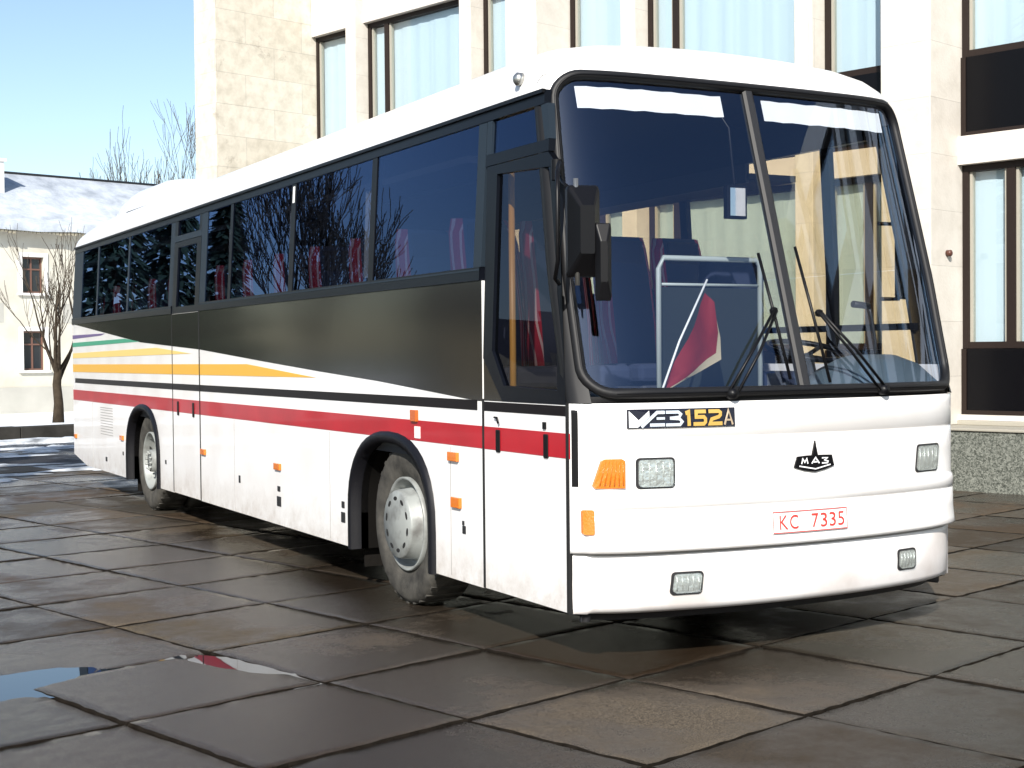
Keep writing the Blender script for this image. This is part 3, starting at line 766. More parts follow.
# front lip closing the gap between brow and windscreen seal
lp = MB(); rows2 = []
for dz, dy in ((-.03, .0), (.0, -.01), (.025, -.01)):
    rows2.append([(p[0], S(min(abs(p[0]), 1.18), 2.985 + dz) + dy + .006, p[2] + dz) for p in rows[0] if abs(p[0]) < 1.145])
lp.grid(rows2, 'seal', True); lp.build('windscreen_lip', bus, BO)
for side in (-1, 1):                         # white corner between brow and windscreen frame
    cn = MB(); rows3 = []
    for k in range(8):
        z = 2.866 + .124 * k / 7; x0_ = edge(min(z, ZT)) - .02 if z < ZT else edge(ZT) - .02; x1_ = 1.212 - max(0, z - 2.872) * .20
        rows3.append([(side * (x0_ + (x1_ - x0_) * j / 8), S(x0_ + (x1_ - x0_) * j / 8, z) - .009 + (.03 * (j / 8) ** 4), z) for j in range(9)] + [(side * x1_, .62, z)])
    cn.grid(rows3, 'white_paint', True); cn.build('roof_corner', bus, BO)
ac = MB(); rr = []
for y, s_, h in ((8.35, 1., .26), (8.6, .97, .46), (8.9, .96, .53), (10.1, .96, .54), (10.6, .95, .49), (11.3, .98, .2)):
    rr.append([(-1.05 * s_, y, 2.872 + h - .26), (-1.0 * s_, y, 2.872 + h - .1), (-.9 * s_, y, 2.872 + h - .03), (-.7, y, 2.872 + h), (0, y, 2.872 + h + .01), (.7, y, 2.872 + h), (.9 * s_, y, 2.872 + h - .03), (1.0 * s_, y, 2.872 + h - .1), (1.05 * s_, y, 2.872 + h - .26)])
ac.grid(rr, 'white_paint', True); ac.build('roof_hatch', bus, BO)
lm = MB(); lm.lathe([(0, .001), (0, .035), (-.03, .035), (-.045, .02), (-.05, .001)], (-1.19, .62, 2.965), 0, 'alu', 12); lm.build('roof_lamp', bus, BO)
# rear wall
rw = MB(); rw.box(-1.245, 1.245, L - .04, L, .40, 2.0, 'white_paint'); rw.box(-1.19, 1.19, L - .04, L - .003, 2.0, 2.87, 'band_black'); rw.build('rear_panel', bus, BO)

# ---- wheels
def wheel(side, yc, rear):
    cx = side * (1.185 if not rear else 1.19)
    root = MB(); prof = [(-.30, .30), (-.30, .46), (-.27, .49), (-.05, .495), (-.015, .485), (.004, .455), (.006, .40), (-.004, .33), (-.02, .30), (-.03, .285)]
    root.lathe([(h, r) for h, r in prof], (cx, yc, WZ), 0, 'tyre', 56, side)
    for k in range(64):                                              # tread shoulder blocks
        t = 2 * math.pi * k / 64
        if k % 2 == 0:
            c, s_ = math.cos(t), math.sin(t); c2, s2 = math.cos(t + .05), math.sin(t + .05)
            P = []
            for r in (.480, .4965):
                for (cc, ss) in ((c, s_), (c2, s2)):
                    for hx in (-.26, -.015): P.append((cx + side * hx, yc + r * cc, WZ + r * ss))
            root.hexa([P[0], P[1], P[3], P[2], P[4], P[5], P[7], P[6]], 'tyre')
    wo = root.build('wheel', bus, BO)
    rim = MB()
    if not rear:
        pr = [(-.03, .29), (.0, .292), (.004, .283), (-.006, .272), (-.07, .262), (-.085, .248), (-.075, .224), (.042, .212), (.055, .203), (.056, .10), (.060, .09), (.062, .001)]
    else:
        pr = [(-.03, .29), (.0, .292), (.004, .283), (-.006, .272), (-.10, .258), (-.14, .235), (-.15, .20), (-.15, .14), (-.10, .12), (.0, .11), (.01, .001)]
    rim.lathe(pr, (cx, yc, WZ), 0, 'rim_paint', 48, side); 
    for k in range(10):
        t = 2 * math.pi * k / 10 + .2; c, s_ = math.cos(t), math.sin(t)
        if not rear:
            r0 = .160; p0 = (cx + side * .0225, yc + r0 * c, WZ + r0 * s_)
            pts = []
            for q in range(9):
                ph = 2 * math.pi * q / 9; dr = .013 * math.cos(ph); dt = .026 * math.sin(ph)
                pts.append((cx + side * .0575, yc + (r0 + dr) * c - dt * s_, WZ + (r0 + dr) * s_ + dt * c))
            rim.prism(pts, (-side * .003, 0, 0), 'gap_black')
        else:
            r0 = .085; rim.lathe([(0, .012), (.025, .012), (.026, .001)], (cx - side * .0 + side * .004, yc + .085 * c, WZ + .085 * s_), 0, 'rim_paint', 6, side)
    for k in range(2):
        t = .5 + math.pi * k; rim.prism([(cx - side * .055, yc + .245 * math.cos(t) + .018 * math.cos(q * .785), WZ + .245 * math.sin(t) + .018 * math.sin(q * .785)) for q in range(8)], (side * .003, 0, 0), 'gap_black')
    rim.build('rim', wo, BO, sharp=28)
    if rear:
        t2 = MB(); t2.lathe(prof, (cx - side * .33, yc, WZ), 0, 'tyre', 40, side); t2.build('tyre', wo, BO)
    return wo
for side in (-1, 1): wheel(side, WF, False); wheel(side, WB, True)
for side in (-1, 1):
    for yc in (FW, RW):
        a = MB(); outer = arch_pts(yc, AR + .035, .262); inner = arch_pts(yc, AR - .045, .262)
        n = len(outer); rows = []
        for (yo, zo), (yi, zi) in zip(outer, inner):
            X = side * 1.25
            rows.append([(X - side * .02, yo, zo), (X + side * .018, yo * .75 + yi * .25, zo * .75 + zi * .25), (X + side * .03, (yo + yi) / 2, (zo + zi) / 2), (X + side * .022, yi, zi), (X - side * .10, yi, zi)])
        a.grid(rows, 'rubber', True); a.build('wheel_arch', bus, BO)
        wh = MB(); rows = [[(side * 1.20, y, z) for y, z in inner], [(side * .62, y, z) for y, z in inner]]
        wh.grid(rows, 'under', True); wh.face([wh.v((side * .62, y, z)) for y, z in inner], 'under'); wh.build('wheel_house', bus, BO)
        mf = MB(); yy = yc + AR + .02; mf.box(min(side * 1.15, side * .85), max(side * 1.15, side * .85), yy, yy + .012, .13, .5, 'mud'); mf.build('mud_flap', bus, BO)
u = MB(); u.box(-.6, .6, .25, L - .3, .33, .9, 'under')
for a, c in ((.2, FW - AR - .06), (FW + AR + .06, RW - AR - .06), (RW + AR + .06, L - .3)):
    for side in (-1, 1): u.box(min(side * .602, side * 1.2), max(side * .602, side * 1.2), a, c, .36, .9, 'under')
u.tube([(-1.1, WF, WZ), (1.1, WF, WZ)], .08, 'under'); u.tube([(-1.1, WB, WZ), (1.1, WB, WZ)], .14, 'under')
u.build('underbody', bus, BO)

# ---- lamps and small marks on the front
def fpt(x, z, d=0.):
    off = 0.
    for (za, da), (zb, db) in zip(prof_f, prof_f[1:]):
        if za <= z <= zb: off = da + (db - da) * (z - za) / (zb - za)
    return (x, S(x, z) + off - d, z)
prof_f = [(.27, .06), (.285, .02), (.31, 0), (.42, -.008), (.535, 0), (.575, -.026), (.588, -.034), (.68, -.02), (.775, -.018), (.83, -.020), (.850, -.014), (.866, 0), (1.25, .001), (1.298, .012)]
def dec(mb, pts, m, d0=.001, d1=.012):       # raised patch following the fascia
    zc = sum(z for _, z in pts) / len(pts); xc = sum(x for x, _ in pts) / len(pts)
    a = [mb.v(fpt(x, z, d1)) for x, z in pts]; b = [mb.v(fpt(x, z, d0 - .006)) for x, z in pts]
    c_ = mb.v(fpt(xc, zc, d1)); n = len(a)
    for i in range(n): mb.face([a[i], a[(i + 1) % n], c_], m)
    for i in range(n): mb.face([a[i], b[i], b[(i + 1) % n], a[(i + 1) % n]], m)
def rrect(x0, x1, z0, z1, r=.015, sk=0.):
    out = []
    for cx, cz, t0 in ((x1 - r, z1 - r, 0), (x0 + r, z1 - r, 90), (x0 + r, z0 + r, 180), (x1 - r, z0 + r, 270)):
        for k in range(4):
            t = R(t0 + 30 * k); out.append((cx + r * math.cos(t) + sk * ((cz - z0) / (z1 - z0)), cz + r * math.sin(t)))
    return out
def lamp(name, x0, x1, z0, z1, sk=0., lens_in=.014):
    b = MB(); dec(b, rrect(x0 - .012, x1 + .012, z0 - .01, z1 + .01, .02, sk), 'dark_metal', 0, .003); dec(b, rrect(x0, x1, z0, z1, .018, sk), 'lens_back', 0, .008)
    xm = (x0 + x1) / 2 + sk * .5; 
    for k in range(5):
        xx = x0 + (x1 - x0) * (k + .5) / 5 + sk * .5; b.tube([fpt(xx, z0 + .012, .011), fpt(xx, z1 - .012, .011)], .0018, 'lens_back', 5)
    ob = b.build(name, bus, BO); 
    g = MB(); dec(g, rrect(x0, x1, z0, z1, .018, sk), 'lens', .01, .02); g.build('lens', ob, BO); return ob
lamp('headlight', -.965, -.79, .89, 1.022); lamp('headlight', .80, .985, .89, 1.022, .02)
lamp('fog_lamp', -.80, -.655, .365, .458, .012); lamp('fog_lamp', .645, .775, .375, .468, -.0)
b = MB(); dec(b, [(-1.035, .888), (-1.035, 1.02), (-1.05, 1.03), (-1.125, 1.03), (-1.14, 1.02), (-1.175, .9), (-1.168, .888)], 'amber', 0, .016)
for k in range(6): b.tube([fpt(-1.15 + .021 * k, .9, .017), fpt(-1.125 + .016 * k, 1.02, .017)], .003, 'amber', 5)
b.build('turn_signal', bus, BO)
b = MB(); dec(b, rrect(-1.222, -1.178, .665, .785, .01), 'amber', 0, .012)
b.build('marker_light', bus, BO)
# thin edge shadow gap beside the fascia
b = MB(); 
b.grid([[fpt(x_, .895 + .40 * k / 10, .004) for x_ in (-1.2485, -1.242, -1.234, -1.226)] for k in range(11)], 'black_trim', False)
b.build('gap_strip', bus, BO)
# seam lines across the fascia are real grooves in the profile
# ---- model badge
bd = MB(); X0, X1, Z0, Z1 = -1.018, -.455, 1.176, 1.268
def bz(u, v): return (X0 + (X1 - X0) * u, Z0 + (Z1 - Z0) * v)
dec(bd, [bz(*p) for p in ((0, 0), (.25, 0), (.5, 0), (.75, 0), (1, 0), (1, 1), (.75, 1), (.5, 1), (.25, 1), (0, 1))], 'badge_black', 0, .010)
bdo = bd.build('model_badge', bus, BO)
def ribbon(mb, pts, wdt, f, m, asp=1.):
    # stroke with mitred joints in badge space, draped on the fascia by f
    P = [Vector((p[0] * asp, p[1])) for p in pts]; Lf, Rt = [], []
    for i, p in enumerate(P):
        if i == 0: n_ = (P[1] - P[0]).normalized(); nn = Vector((-n_.y, n_.x)); sc_ = 1
        elif i == len(P) - 1: n_ = (P[-1] - P[-2]).normalized(); nn = Vector((-n_.y, n_.x)); sc_ = 1
        else:
            a = (P[i] - P[i - 1]).normalized(); b_ = (P[i + 1] - P[i]).normalized(); na = Vector((-a.y, a.x)); nb = Vector((-b_.y, b_.x))
            nn = (na + nb).normalized(); sc_ = min(2., 1 / max(.3, nn.dot(na)))
        Lf.append(p + nn * wdt / 2 * sc_); Rt.append(p - nn * wdt / 2 * sc_)
    VL = [mb.v(f(p.x / asp, p.y)) for p in Lf]; VR = [mb.v(f(p.x / asp, p.y)) for p in Rt]
    for i in range(len(P) - 1): mb.face([VL[i], VL[i + 1], VR[i + 1], VR[i]], m)
lt = MB(); bf = lambda u, v: fpt(*bz(u, v), .0135); A_ = 6.8
lt.face([lt.v(bf(*p)) for p in ((.008, .05), (.008, .92), (.09, .42), (.045, .05))], 'badge_white'); lt.face([lt.v(bf(*p)) for p in ((.046, .05), (.09, .42), (.185, .92), (.185, .60), (.085, .05))], 'badge_white')
ribbon(lt, [(.115, .06), (.255, .82), (.325, .82)], .17, bf, 'badge_silver', A_); ribbon(lt, [(.19, .16), (.325, .16)], .17, bf, 'badge_silver', A_); ribbon(lt, [(.25, .50), (.325, .50)], .13, bf, 'badge_silver', A_)
ribbon(lt, [(.335, .82), (.45, .82), (.472, .70), (.455, .54), (.37, .50)], .16, bf, 'badge_silver', A_); ribbon(lt, [(.37, .50), (.46, .46), (.485, .30), (.465, .15), (.335, .15)], .16, bf, 'badge_silver', A_)
ribbon(lt, [(.515, .74), (.545, .80), (.55, .07)], .22, bf, 'badge_gold', A_)
ribbon(lt, [(.71, .82), (.617, .82), (.617, .53), (.69, .53), (.705, .42), (.705, .26), (.69, .16), (.59, .16)], .2, bf, 'badge_gold', A_)
ribbon(lt, [(.735, .82), (.835, .82), (.85, .74), (.85, .62), (.835, .52), (.765, .40), (.75, .16), (.87, .16)], .2, bf, 'badge_gold', A_)
ribbon(lt, [(.892, .08), (.932, .86), (.972, .08)], .13, bf, 'badge_bronze', A_); ribbon(lt, [(.908, .34), (.956, .34)], .1, bf, 'badge_bronze', A_)
lt.build('lettering', bdo, BO)
# ---- emblem
em = MB(); ex, ez = .03, .958
E_ = lambda pts: [(ex + x, ez + z) for x, z in pts]
dec(em, E_([(-.132, -.005), (-.07, -.022), (0, -.032), (.07, -.02), (.128, -.003), (.112, .052), (.05, .054), (-.05, .054), (-.112, .05)]), 'black_trim', 0, .010)
dec(em, E_([(-.018, .052), (.018, .052), (.006, .10), (.001, .128), (-.006, .10)]), 'black_trim', 0, .012)
emo = em.build('emblem', bus, BO)
lt = MB(); ef = lambda u, v: fpt(ex + u, ez + v, .013)
for pts in ([(-.09, .012), (-.083, .038), (-.07, .02), (-.057, .038), (-.05, .012)], [(-.025, .012), (0, .042), (.025, .012)], [(-.014, .02), (.014, .02)], [(.042, .038), (.08, .038), (.06, .027), (.083, .02), (.08, .012), (.042, .012)]):
    ribbon(lt, pts, .007, ef, 'badge_white')
ribbon(lt, [(-.105, .002), (0, -.016), (.10, .003)], .006, ef, 'badge_white'); lt.build('lettering', emo, BO)
# ---- licence plate
pX0, pX1, pZ0, pZ1 = -.262, .225, .628, .742
lp = MB(); dec(lp, [(pX0, pZ0), (pX0 * .5 + pX1 * .5, pZ0), (pX1, pZ0), (pX1, pZ1), (pX0 * .5 + pX1 * .5, pZ1), (pX0, pZ1)], 'plate_white', -.004, .010)
lpo = lp.build('licence_plate', bus, BO)
def text_mesh(body):
    c = bpy.data.curves.new('t', 'FONT'); c.body = body; c.size = 1; c.resolution_u = 4
    o = bpy.data.objects.new('t', c); col.objects.link(o); dg = bpy.context.evaluated_depsgraph_get(); dg.update()
    me = bpy.data.meshes.new_from_object(o.evaluated_get(dg)); V = [v.co.copy() for v in me.vertices]; F = [list(p.vertices) for p in me.polygons]
    bpy.data.objects.remove(o); bpy.data.curves.remove(c); bpy.data.meshes.remove(me); return V, F
lt = MB()
def put_text(mb, body, x0, x1, z0, z1, m, f):
    V, F = text_mesh(body); ax, bx = min(v.x for v in V), max(v.x for v in V); ay, by = min(v.y for v in V), max(v.y for v in V)
    vs = [mb.v(f(x0 + (v.x - ax) / (bx - ax) * (x1 - x0), z0 + (v.y - ay) / (by - ay) * (z1 - z0))) for v in V]
    for q in F: mb.face([vs[i] for i in q], m)
pf = lambda x, z: fpt(x, z, .0145)
x = pX0 + .045
for ch_, wd in (('K', .052), (None, .012), ('C', .052), (None, .085), ('7', .044), (None, .014), ('3', .044), (None, .014), ('3', .044), (None, .014), ('5', .044)):
    if ch_: put_text(lt, ch_, x, x + wd, pZ0 + .021, pZ1 - .023, 'plate_red', pf)
    x += wd
xsb = [pX0 + .006 + (pX1 - pX0 - .012) * k / 10 for k in range(11)]
ribbon(lt, [(x_, pZ1 - .005) for x_ in xsb], .004, pf, 'plate_red'); ribbon(lt, [(x_, pZ0 + .005) for x_ in xsb], .004, pf, 'plate_red')
for x_ in (xsb[0], xsb[-1]): ribbon(lt, [(x_, pZ0 + .005), (x_, pZ1 - .005)], .004, pf, 'plate_red')
lt.build('lettering', lpo, BO)

# ---- side marker lights and locks
def sbox(name, y, z, w_, h_, m, th=.012):
    b = MB(); side_rect(b, y - w_ / 2, y + w_ / 2, z - h_ / 2, z + h_ / 2, -1, m, th, th + .002); return b.build(name, bus, BO, bevel=.004)
for y, z, w_, h_, m in ((1.345, .965, .12, .052, 'amber'), (1.31, .708, .11, .06, 'amber'), (4.38, .709, .13, .05, 'amber'), (6.36, .708, .13, .05, 'amber'), (9.43, .683, .13, .05, 'amber'), (11.84, .592, .1, .05, 'amber'), (1.872, 1.178, .085, .07, 'amber_red')): sbox('marker_light', y, z, w_, h_, m, .02)
for y, z, w_, h_ in ((1.225, .563, .04, .045), (1.235, .60, .025, .025), (2.86 + .2, .54, .05, .045), (3.06, .455, .07, .07), (4.37, .543, .06, .04), (4.37, .448, .09, .075), (5.34, .545, .04, .06), (10.2, .411, .07, .05), (9.40, .52, .04, .04), (7.65, .538, .04, .04)): sbox('hatch_lock', y, z, w_, h_, 'dark_metal', .006)
b = MB(); side_rect(b, 1.80, 1.88, 1.045, 1.115, -1, 'plate_white', .005, .003); b.build('sticker', bus, BO)

# ---- wipers
def wiper(base, knee, blade_top, blade_bot):
    w_ = MB(); 
    def q(x, z, d): return (x, S(x, z) - d, z)
    dx = .028
    for s_ in (-dx, dx): w_.tube([q(base[0] + s_, base[1], .03), q((base[0] + knee[0]) / 2 + s_ * .8, (base[1] + knee[1]) / 2, .05), q(knee[0] + s_ * .3, knee[1], .045)], .008, 'black_trim', 6)
    w_.lathe([(0, .03), (-.05, .025), (-.055, .001)], q(base[0], base[1], .0), 1, 'black_trim', 10)
    ob = w_.build('wiper', bus, BO)
    bl = MB(); bl.tube([q(blade_bot[0], blade_bot[1], .022), q((blade_bot[0] + blade_top[0]) / 2, (blade_bot[1] + blade_top[1]) / 2, .026), q(blade_top[0], blade_top[1], .022)], .009, 'black_trim', 6)
    bl.tube([q(knee[0], knee[1], .045), q(knee[0], knee[1] - .001, .02)], .02, 'black_trim', 6)
    bl.build('blade', ob, BO)
wiper((-.47, 1.335), (-.13, 1.75), (-.15, 2.05), (-.10, 1.40)); wiper((.52, 1.335), (.165, 1.74), (.10, 2.09), (.155, 1.38))

# ---- mirrors
mr = MB()
def pyr(mb, c, w_, h_, d, m, rz):            # faceted mirror housing: face towards +y, peak towards -y
    Mx = Matrix.Rotation(rz, 3, 'Z'); P = lambda x, y, z: Vector(c) + Mx @ Vector((x, y, z))
    ring0 = [P(x * w_ / 2, d * .0, z * h_ / 2) for x, z in ((-1, -.9), (-.9, -1), (.9, -1), (1, -.9), (1, .9), (.9, 1), (-.9, 1), (-1, .9))]
    ring1 = [P(x * w_ / 2, -d * .35, z * h_ / 2) for x, z in ((-1, -.9), (-.9, -1), (.9, -1), (1, -.9), (1, .9), (.9, 1), (-.9, 1), (-1, .9))]
    ring2 = [P(x * w_ * .22, -d, z * h_ * .26) for x, z in ((-1, -.9), (-.9, -1), (.9, -1), (1, -.9), (1, .9), (.9, 1), (-.9, 1), (-1, .9))]
    mb.grid([ring0, ring1, ring2], m, False, True); mb.face([mb.v(p) for p in ring2], m); 
    return [P(x * w_ * .47, d * .01, z * h_ * .47) for x, z in ((-1, -1), (1, -1), (1, 1), (-1, 1))], ring0
gl, r0 = pyr(mr, (-1.282, -.12, 2.115), .155, .43, .13, 'black_trim', R(-18))
mr.face([mr.v(p) for p in r0], 'black_trim')
mo = mr.build('mirror', bus, BO, bevel=.012)
g = MB(); g.face([g.v(p) for p in gl], 'mirror_glass'); g.build('mirror_glass', mo, BO)
a = MB(); a.tube([(-1.24, .18, 2.44), (-1.30, .05, 2.46), (-1.37, -.05, 2.40), (-1.40, -.10, 2.30), (-1.40, -.10, 1.98), (-1.37, -.02, 1.90), (-1.29, .08, 1.88)], .011, 'black_trim', 8); a.tube([(-1.33, -.15, 2.36), (-1.33, -.16, 1.86)], .012, 'alu', 8); a.tube([(-1.24, .2, 2.46), (-1.30, .02, 2.36), (-1.31, -.12, 2.30)], .008, 'black_trim', 6)
a.lathe([(-.05, .03), (.05, .03)], (-1.25, .16, 2.44), 2, 'black_trim', 10); a.build('arm', mo, BO)
mr = MB(); gl, r0 = pyr(mr, (-1.245, -.25, 1.965), .075, .36, .05, 'black_trim', R(-25)); mr.face([mr.v(p) for p in r0], 'black_trim')
mo = mr.build('mirror', bus, BO, bevel=.01); a = MB(); a.tube([(-1.245, -.26, 2.05), (-1.26, -.22, 2.07), (-1.33, -.16, 2.07)], .01, 'black_trim', 8); a.build('arm', mo, BO)
mr = MB(); gl, r0 = pyr(mr, (1.43, .62, 2.05), .20, .40, .10, 'black_trim', R(20)); mr.face([mr.v(p) for p in r0], 'black_trim')
mo = mr.build('mirror', bus, BO, bevel=.01); a = MB(); a.tube([(1.22, .60, 2.3), (1.36, .58, 2.3), (1.43, .56, 2.18)], .012, 'black_trim', 8); a.tube([(1.24, .6, 1.85), (1.36, .58, 1.85), (1.43, .56, 1.95)], .012, 'black_trim', 8); a.build('arm', mo, BO)

# ------------------------------------------------------------------ bus interior
b = MB(); b.box(-1.19, 1.19, 1.05, L - .05, .93, .97, 'interior_dark'); b.box(-.5, 1.19, .25, 1.048, .93, .972, 'interior_dark'); b.box(-1.19, -.502, .25, 1.045, .42, .46, 'interior_dark')
b.build('floor', bus, BO)
b = MB(); rows = []
for y in (.75, 3, 6, 9, L - .05): rows.append([(x * Wg * .965, y, 2.80 + h * .72) for x, h in CS])
b.grid(rows, 'lining', True); b.build('ceiling', bus, BO)
for side in (-1, 1):                         # inner trim of the side walls and luggage racks
    b = MB(); 
    for a, c in (((1.05, 6.4), (7.4, L - .06)) if side < 0 else ((2.55, L - .06),)): b.box(min(side * 1.185, side * 1.2), max(side * 1.185, side * 1.2), a, c, .97, 1.99, 'interior_grey')
    b.build('wall_lining', bus, BO)
    b = MB(); b.box(min(side * .78, side * 1.17), max(side * .78, side * 1.17), 1.3, L - .4, 2.62, 2.66, 'lining'); b.box(min(side * .77, side * .80), max(side * .77, side * .80), 1.3, L - .4, 2.60, 2.72, 'interior_grey'); b.build('luggage_rack', bus, BO)
b = MB(); b.box(-1.19, 1.19, L - .075, L - .045, .97, 2.86, 'interior_dark'); b.build('rear_lining', bus, BO)
def seat_meshes():
    s = MB(); s.box(-.22, .22, -.24, .24, .38, .50, 'seat_blue'); s.box(-.18, .18, -.2, .2, .0, .375, 'interior_dark')
    bk = MB(); rows = []
    for z, yo, t, hw in ((.50, .20, .13, .22), (.75, .235, .15, .225), (1.1, .30, .15, .22), (1.28, .335, .13, .21), (1.36, .345, .07, .19)):
        rows.append([(-hw, yo, z), (-hw * .7, yo - t / 2, z), (hw * .7, yo - t / 2, z), (hw, yo, z), (hw * .8, yo + t / 2, z), (-hw * .8, yo + t / 2, z)])
    V = bk.grid(rows, lambda i, j: 'seat_blue' if j in (1, 4) else 'seat_red', True, True); bk.face(V[-1], 'seat_blue'); bk.face(V[0], 'seat_red')
    return s, bk
s_, bk_ = seat_meshes(); seat0 = s_.build('seat', bus, bevel=.03); back0 = bk_.build('backrest', seat0)
hd = MB(); hd.box(-.13, .13, .245, .275, 1.10, 1.33, 'headrest'); head0 = hd.build('headrest', seat0, bevel=.025)
first = True
for k in range(13):
    y = 1.22 + .78 * k
    for x in (-.96, -.50, .50, .96):
        if x < 0 and 6.2 < y < 7.2: continue
        if x > 0 and k == 0: continue
        if y > 11.3: continue
        if first: so_ = seat0; first = False
        else:
            so_ = seat0.copy(); col.objects.link(so_); so_.parent = bus
            for c0 in (back0, head0):
                c = c0.copy(); col.objects.link(c); c.parent = so_
        so_.location = Vector((x, y, .97)) - Vector(BO)
# driver's place
b = MB(); b.box(.50, .98, .95, 1.38, 1.28, 1.42, 'seat_blue'); b.box(.52, .96, 1.34, 1.48, 1.42, 2.12, 'seat_blue'); b.box(.62, .86, 1.0, 1.3, .97, 1.28, 'interior_dark'); b.build('driver_seat', bus, BO, bevel=.04)
d = MB(); rows = []                          # dashboard top following the windscreen foot
for j in range(41):
    x = -1.17 + 2.34 * j / 40; y = S(x, 1.31) + .05
    hump = .17 * max(0, 1 - ((x - .83) / .50) ** 4) if .33 < x < 1.33 else 0.
    rows.append([(x, y, 1.30), (x, y + .03, 1.335 + hump * .25), (x, y + .16, 1.345 + hump * .8), (x, y + .30, 1.35 + hump), (x, y + .40, 1.33 + hump * .9), (x, y + .46, 1.20), (x, y + .46, .95)])
d.grid(rows, 'dash_blue', True); d.build('dashboard', bus, BO)
stw = MB(); c = Vector((.72, .66, 1.545)); tilt = Matrix.Rotation(R(14), 3, 'X')
stw.tube([c + tilt @ Vector((.235 * math.cos(t), .235 * math.sin(t), 0)) for t in [2 * math.pi * k / 32 for k in range(32)]], .017, 'black_trim', 8, closed=True)
for t in (.5, 2.6, 4.7): stw.tube([c + tilt @ Vector((.03 * math.cos(t), .03 * math.sin(t), -.03)), c + tilt @ Vector((.23 * math.cos(t), .23 * math.sin(t), 0))], .014, 'black_trim', 6)
stw.tube([c + Vector((0, 0, -.02)), c + Vector((0, -.1, -.35))], .035, 'black_trim', 8); stw.build('steering_wheel', bus, BO)
p = MB(); p.tube([(-1.07, .97, .46), (-1.07, .97, 2.62)], .018, 'pole_yellow', 10); p.build('grab_pole', bus, BO)
p = MB(); X0_, X1_, yy = -.36, .33, .60
p.tube([(X0_, yy, 1.0), (X0_, yy, 2.00), (X0_ + .03, yy, 2.06), (X1_ - .03, yy, 2.06), (X1_, yy, 2.03), (X1_, yy, 1.0)], .016, 'rail_white', 8); p.tube([(X0_, yy, 1.915), (X1_, yy, 1.915)], .009, 'rail_white', 6)
p.build('handrail', bus, BO); p = MB(); p.box(X0_ + .02, X1_ - .02, yy - .004, yy + .004, 1.0, 1.90, 'panel_smoke'); p.build('partition', bus, BO)
for x0_, x1_ in ((-1.03, -.17), (.10, .99)):  # white strips pasted inside the top of each pane
    p = MB(); rows = []
    for z in (2.785, 2.90): rows.append([(x0_ + (x1_ - x0_) * k / 14, S(x0_ + (x1_ - x0_) * k / 14, z) + .02 + .002 * math.sin(k * 1.7), z + .0025 * math.sin(k * 2.3)) for k in range(15)])
    p.grid(rows, 'paper', True); p.build('sun_strip', bus, BO)
im = MB(); im.box(-.10, .03, .32, .36, 2.26, 2.44, 'black_trim'); im.tube([(-.04, .34, 2.44), (-.06, .36, 2.75), (-.10, .42, 2.86)], .008, 'black_trim', 6); imo = im.build('interior_mirror', bus, BO, bevel=.012)
im = MB(); im.box(-.085, .015, .316, .318, 2.275, 2.425, 'mirror_glass'); im.build('mirror_glass', imo, BO)
mc = MB(); mc.tube([(1.02, .42, 1.45), (1.03, .42, 1.6), (1.0, .42, 1.74), (.98, .42, 1.80)], .009, 'dark_metal', 8); mc.tube([(.98, .42, 1.80), (.86, .42, 1.81)], .02, 'black_trim', 8); mc.build('microphone', bus, BO)
for y in (2.72, 4.2, 5.72, 7.6, 9.3, 10.8):  # gathered window curtains along the right side
    cu = MB(); rows = []
    for z in (2.05, 2.4, 2.62): rows.append([(-1.16 + .02 * math.sin(k * 1.5) + .03 * (z - 2.05), y + .014 * k * (1.2 - (z - 2.05) * .3), z) for k in range(10)])
    cu.grid(rows, 'curtain', True); cu.build('curtain', bus, BO)

# ------------------------------------------------------------------ pennant behind the windscreen (a thing of its own)
pn = empty('pennant', (-.49, .20, 1.345)); O_ = (-.40, .20, 1.345)
p = MB(); p.tube([(-.58, .12, 1.345), (-.40, .22, 1.60), (-.12, .36, 1.93)], .006, 'paper', 6); p.build('staff', pn, O_)
p = MB(); rows = []
for k in range(9):
    t = k / 8; ax = -.55 + .40 * t; az = 1.37 + .49 * t; ay = .14 + .19 * t
    wd = .02 + .23 * min(1, t * 1.25) - (.0 if t < .8 else (t - .8) * .95)
    rows.append([(ax + wd * s * .62, ay + .02 * math.sin(3 * s + k) - .01, az - wd * s * .95) for s in (0, .3, .6, .9)] + [(ax + wd * .66, ay - .01, az - wd * 1.0)])
p.grid(rows, lambda i, j: 'flag_red' if j < 3 else 'flag_gold', True); p.build('cloth', pn, O_)
tag(pn, 'red pennant with pale fringe on a slanted staff behind the windscreen', 'pennant')

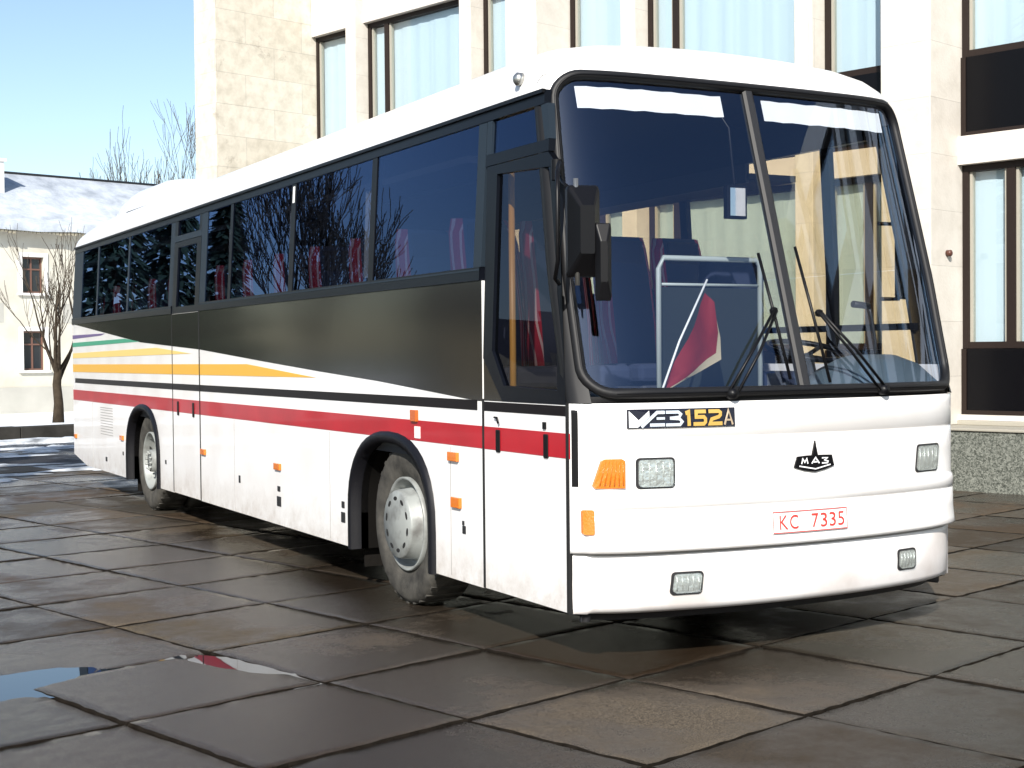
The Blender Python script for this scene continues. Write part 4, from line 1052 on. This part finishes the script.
# ------------------------------------------------------------------ street outside the picture that the bus windows mirror, and added shadow casters
tree(-2.0, 27, .05, 2.2, .2, 8, 1.9, 4, 31, 'spreading bare tree mirrored in the middle side windows of the bus', spread=.75, minr=.012)
def spruce(b, a, z, h, rad, seed, label):
    rt = city('spruce_tree', b, a, z); rnd = random.Random(seed); t = MB(); t.tube([(0, 0, -.2), (0, 0, h * .5), (0, 0, h)], [.2, .12, .02], 'bark', 8); t.build('trunk', rt)
    c = MB()
    for k in range(2600):
        u = rnd.random() ** 1.3; zz = .6 + (h - .6) * u; r = rad * (1 - u) * (.35 + .65 * rnd.random() ** .5) * (.8 + .2 * math.sin(zz * 7)) + .05; an = rnd.uniform(0, 6.283)
        o_ = Vector((math.cos(an), math.sin(an), 0)); p_ = o_ * r + Vector((0, 0, zz)); ln = rnd.uniform(.25, .6); wd = rnd.uniform(.06, .16)
        sdv = Vector((-o_.y, o_.x, rnd.uniform(-.4, .4))) * wd; tip = p_ + o_ * ln * .7 - Vector((0, 0, ln * rnd.uniform(.2, .6)))
        c.face([c.v(p_ - sdv), c.v(p_ + sdv), c.v(tip + sdv * .3), c.v(tip - sdv * .3)], 'needles')
    c.build('crown', rt, recalc=False); tag(rt, label, 'tree')
spruce(1.7, 37, -.15, 9, 2.0, 3, 'narrow dark spruce mirrored between the two other spruces in the bus windows')
spruce(-6.8, 10.3, 0, 10, 2.3, 4, 'added tall spruce out of view left of the bus tail, shadow caster for the icy ground')  # this and the next spruce are unseen, added to shade the ice
spruce(-5.6, 8.9, 0, 9, 1.9, 5, 'added lower spruce out of view left of the bus tail, shadow caster for the icy ground')
spruce(3.2, 34, -.1, 9, 2.0, 1, 'dark spruce mirrored in the rearmost side windows of the bus')
spruce(.2, 38, -.2, 8, 2.2, 2, 'broad dark spruce mirrored beside the rear door of the bus')
sh = city('long_shed', -40, 62, -.5); S0 = (-40, 62, -.5)
m_ = MB(); m_.box(-75, -11, 62, 72, -1.5, 3.4, 'far_wall'); m_.build('wall', sh, S0)
m_ = MB(); m_.grid([[(-76, 61.4, 3.3), (-76, 61.5, 3.6), (-76, 67, 5.6), (-76, 72.6, 3.3)], [(-10.4, 61.4, 3.3), (-10.4, 61.5, 3.6), (-10.4, 67, 5.6), (-10.4, 72.6, 3.3)]], 'far_roof', False); m_.build('roof', sh, S0)
tag(sh, 'long low yellow shed with dark roof mirrored in the front side windows', 'shed')
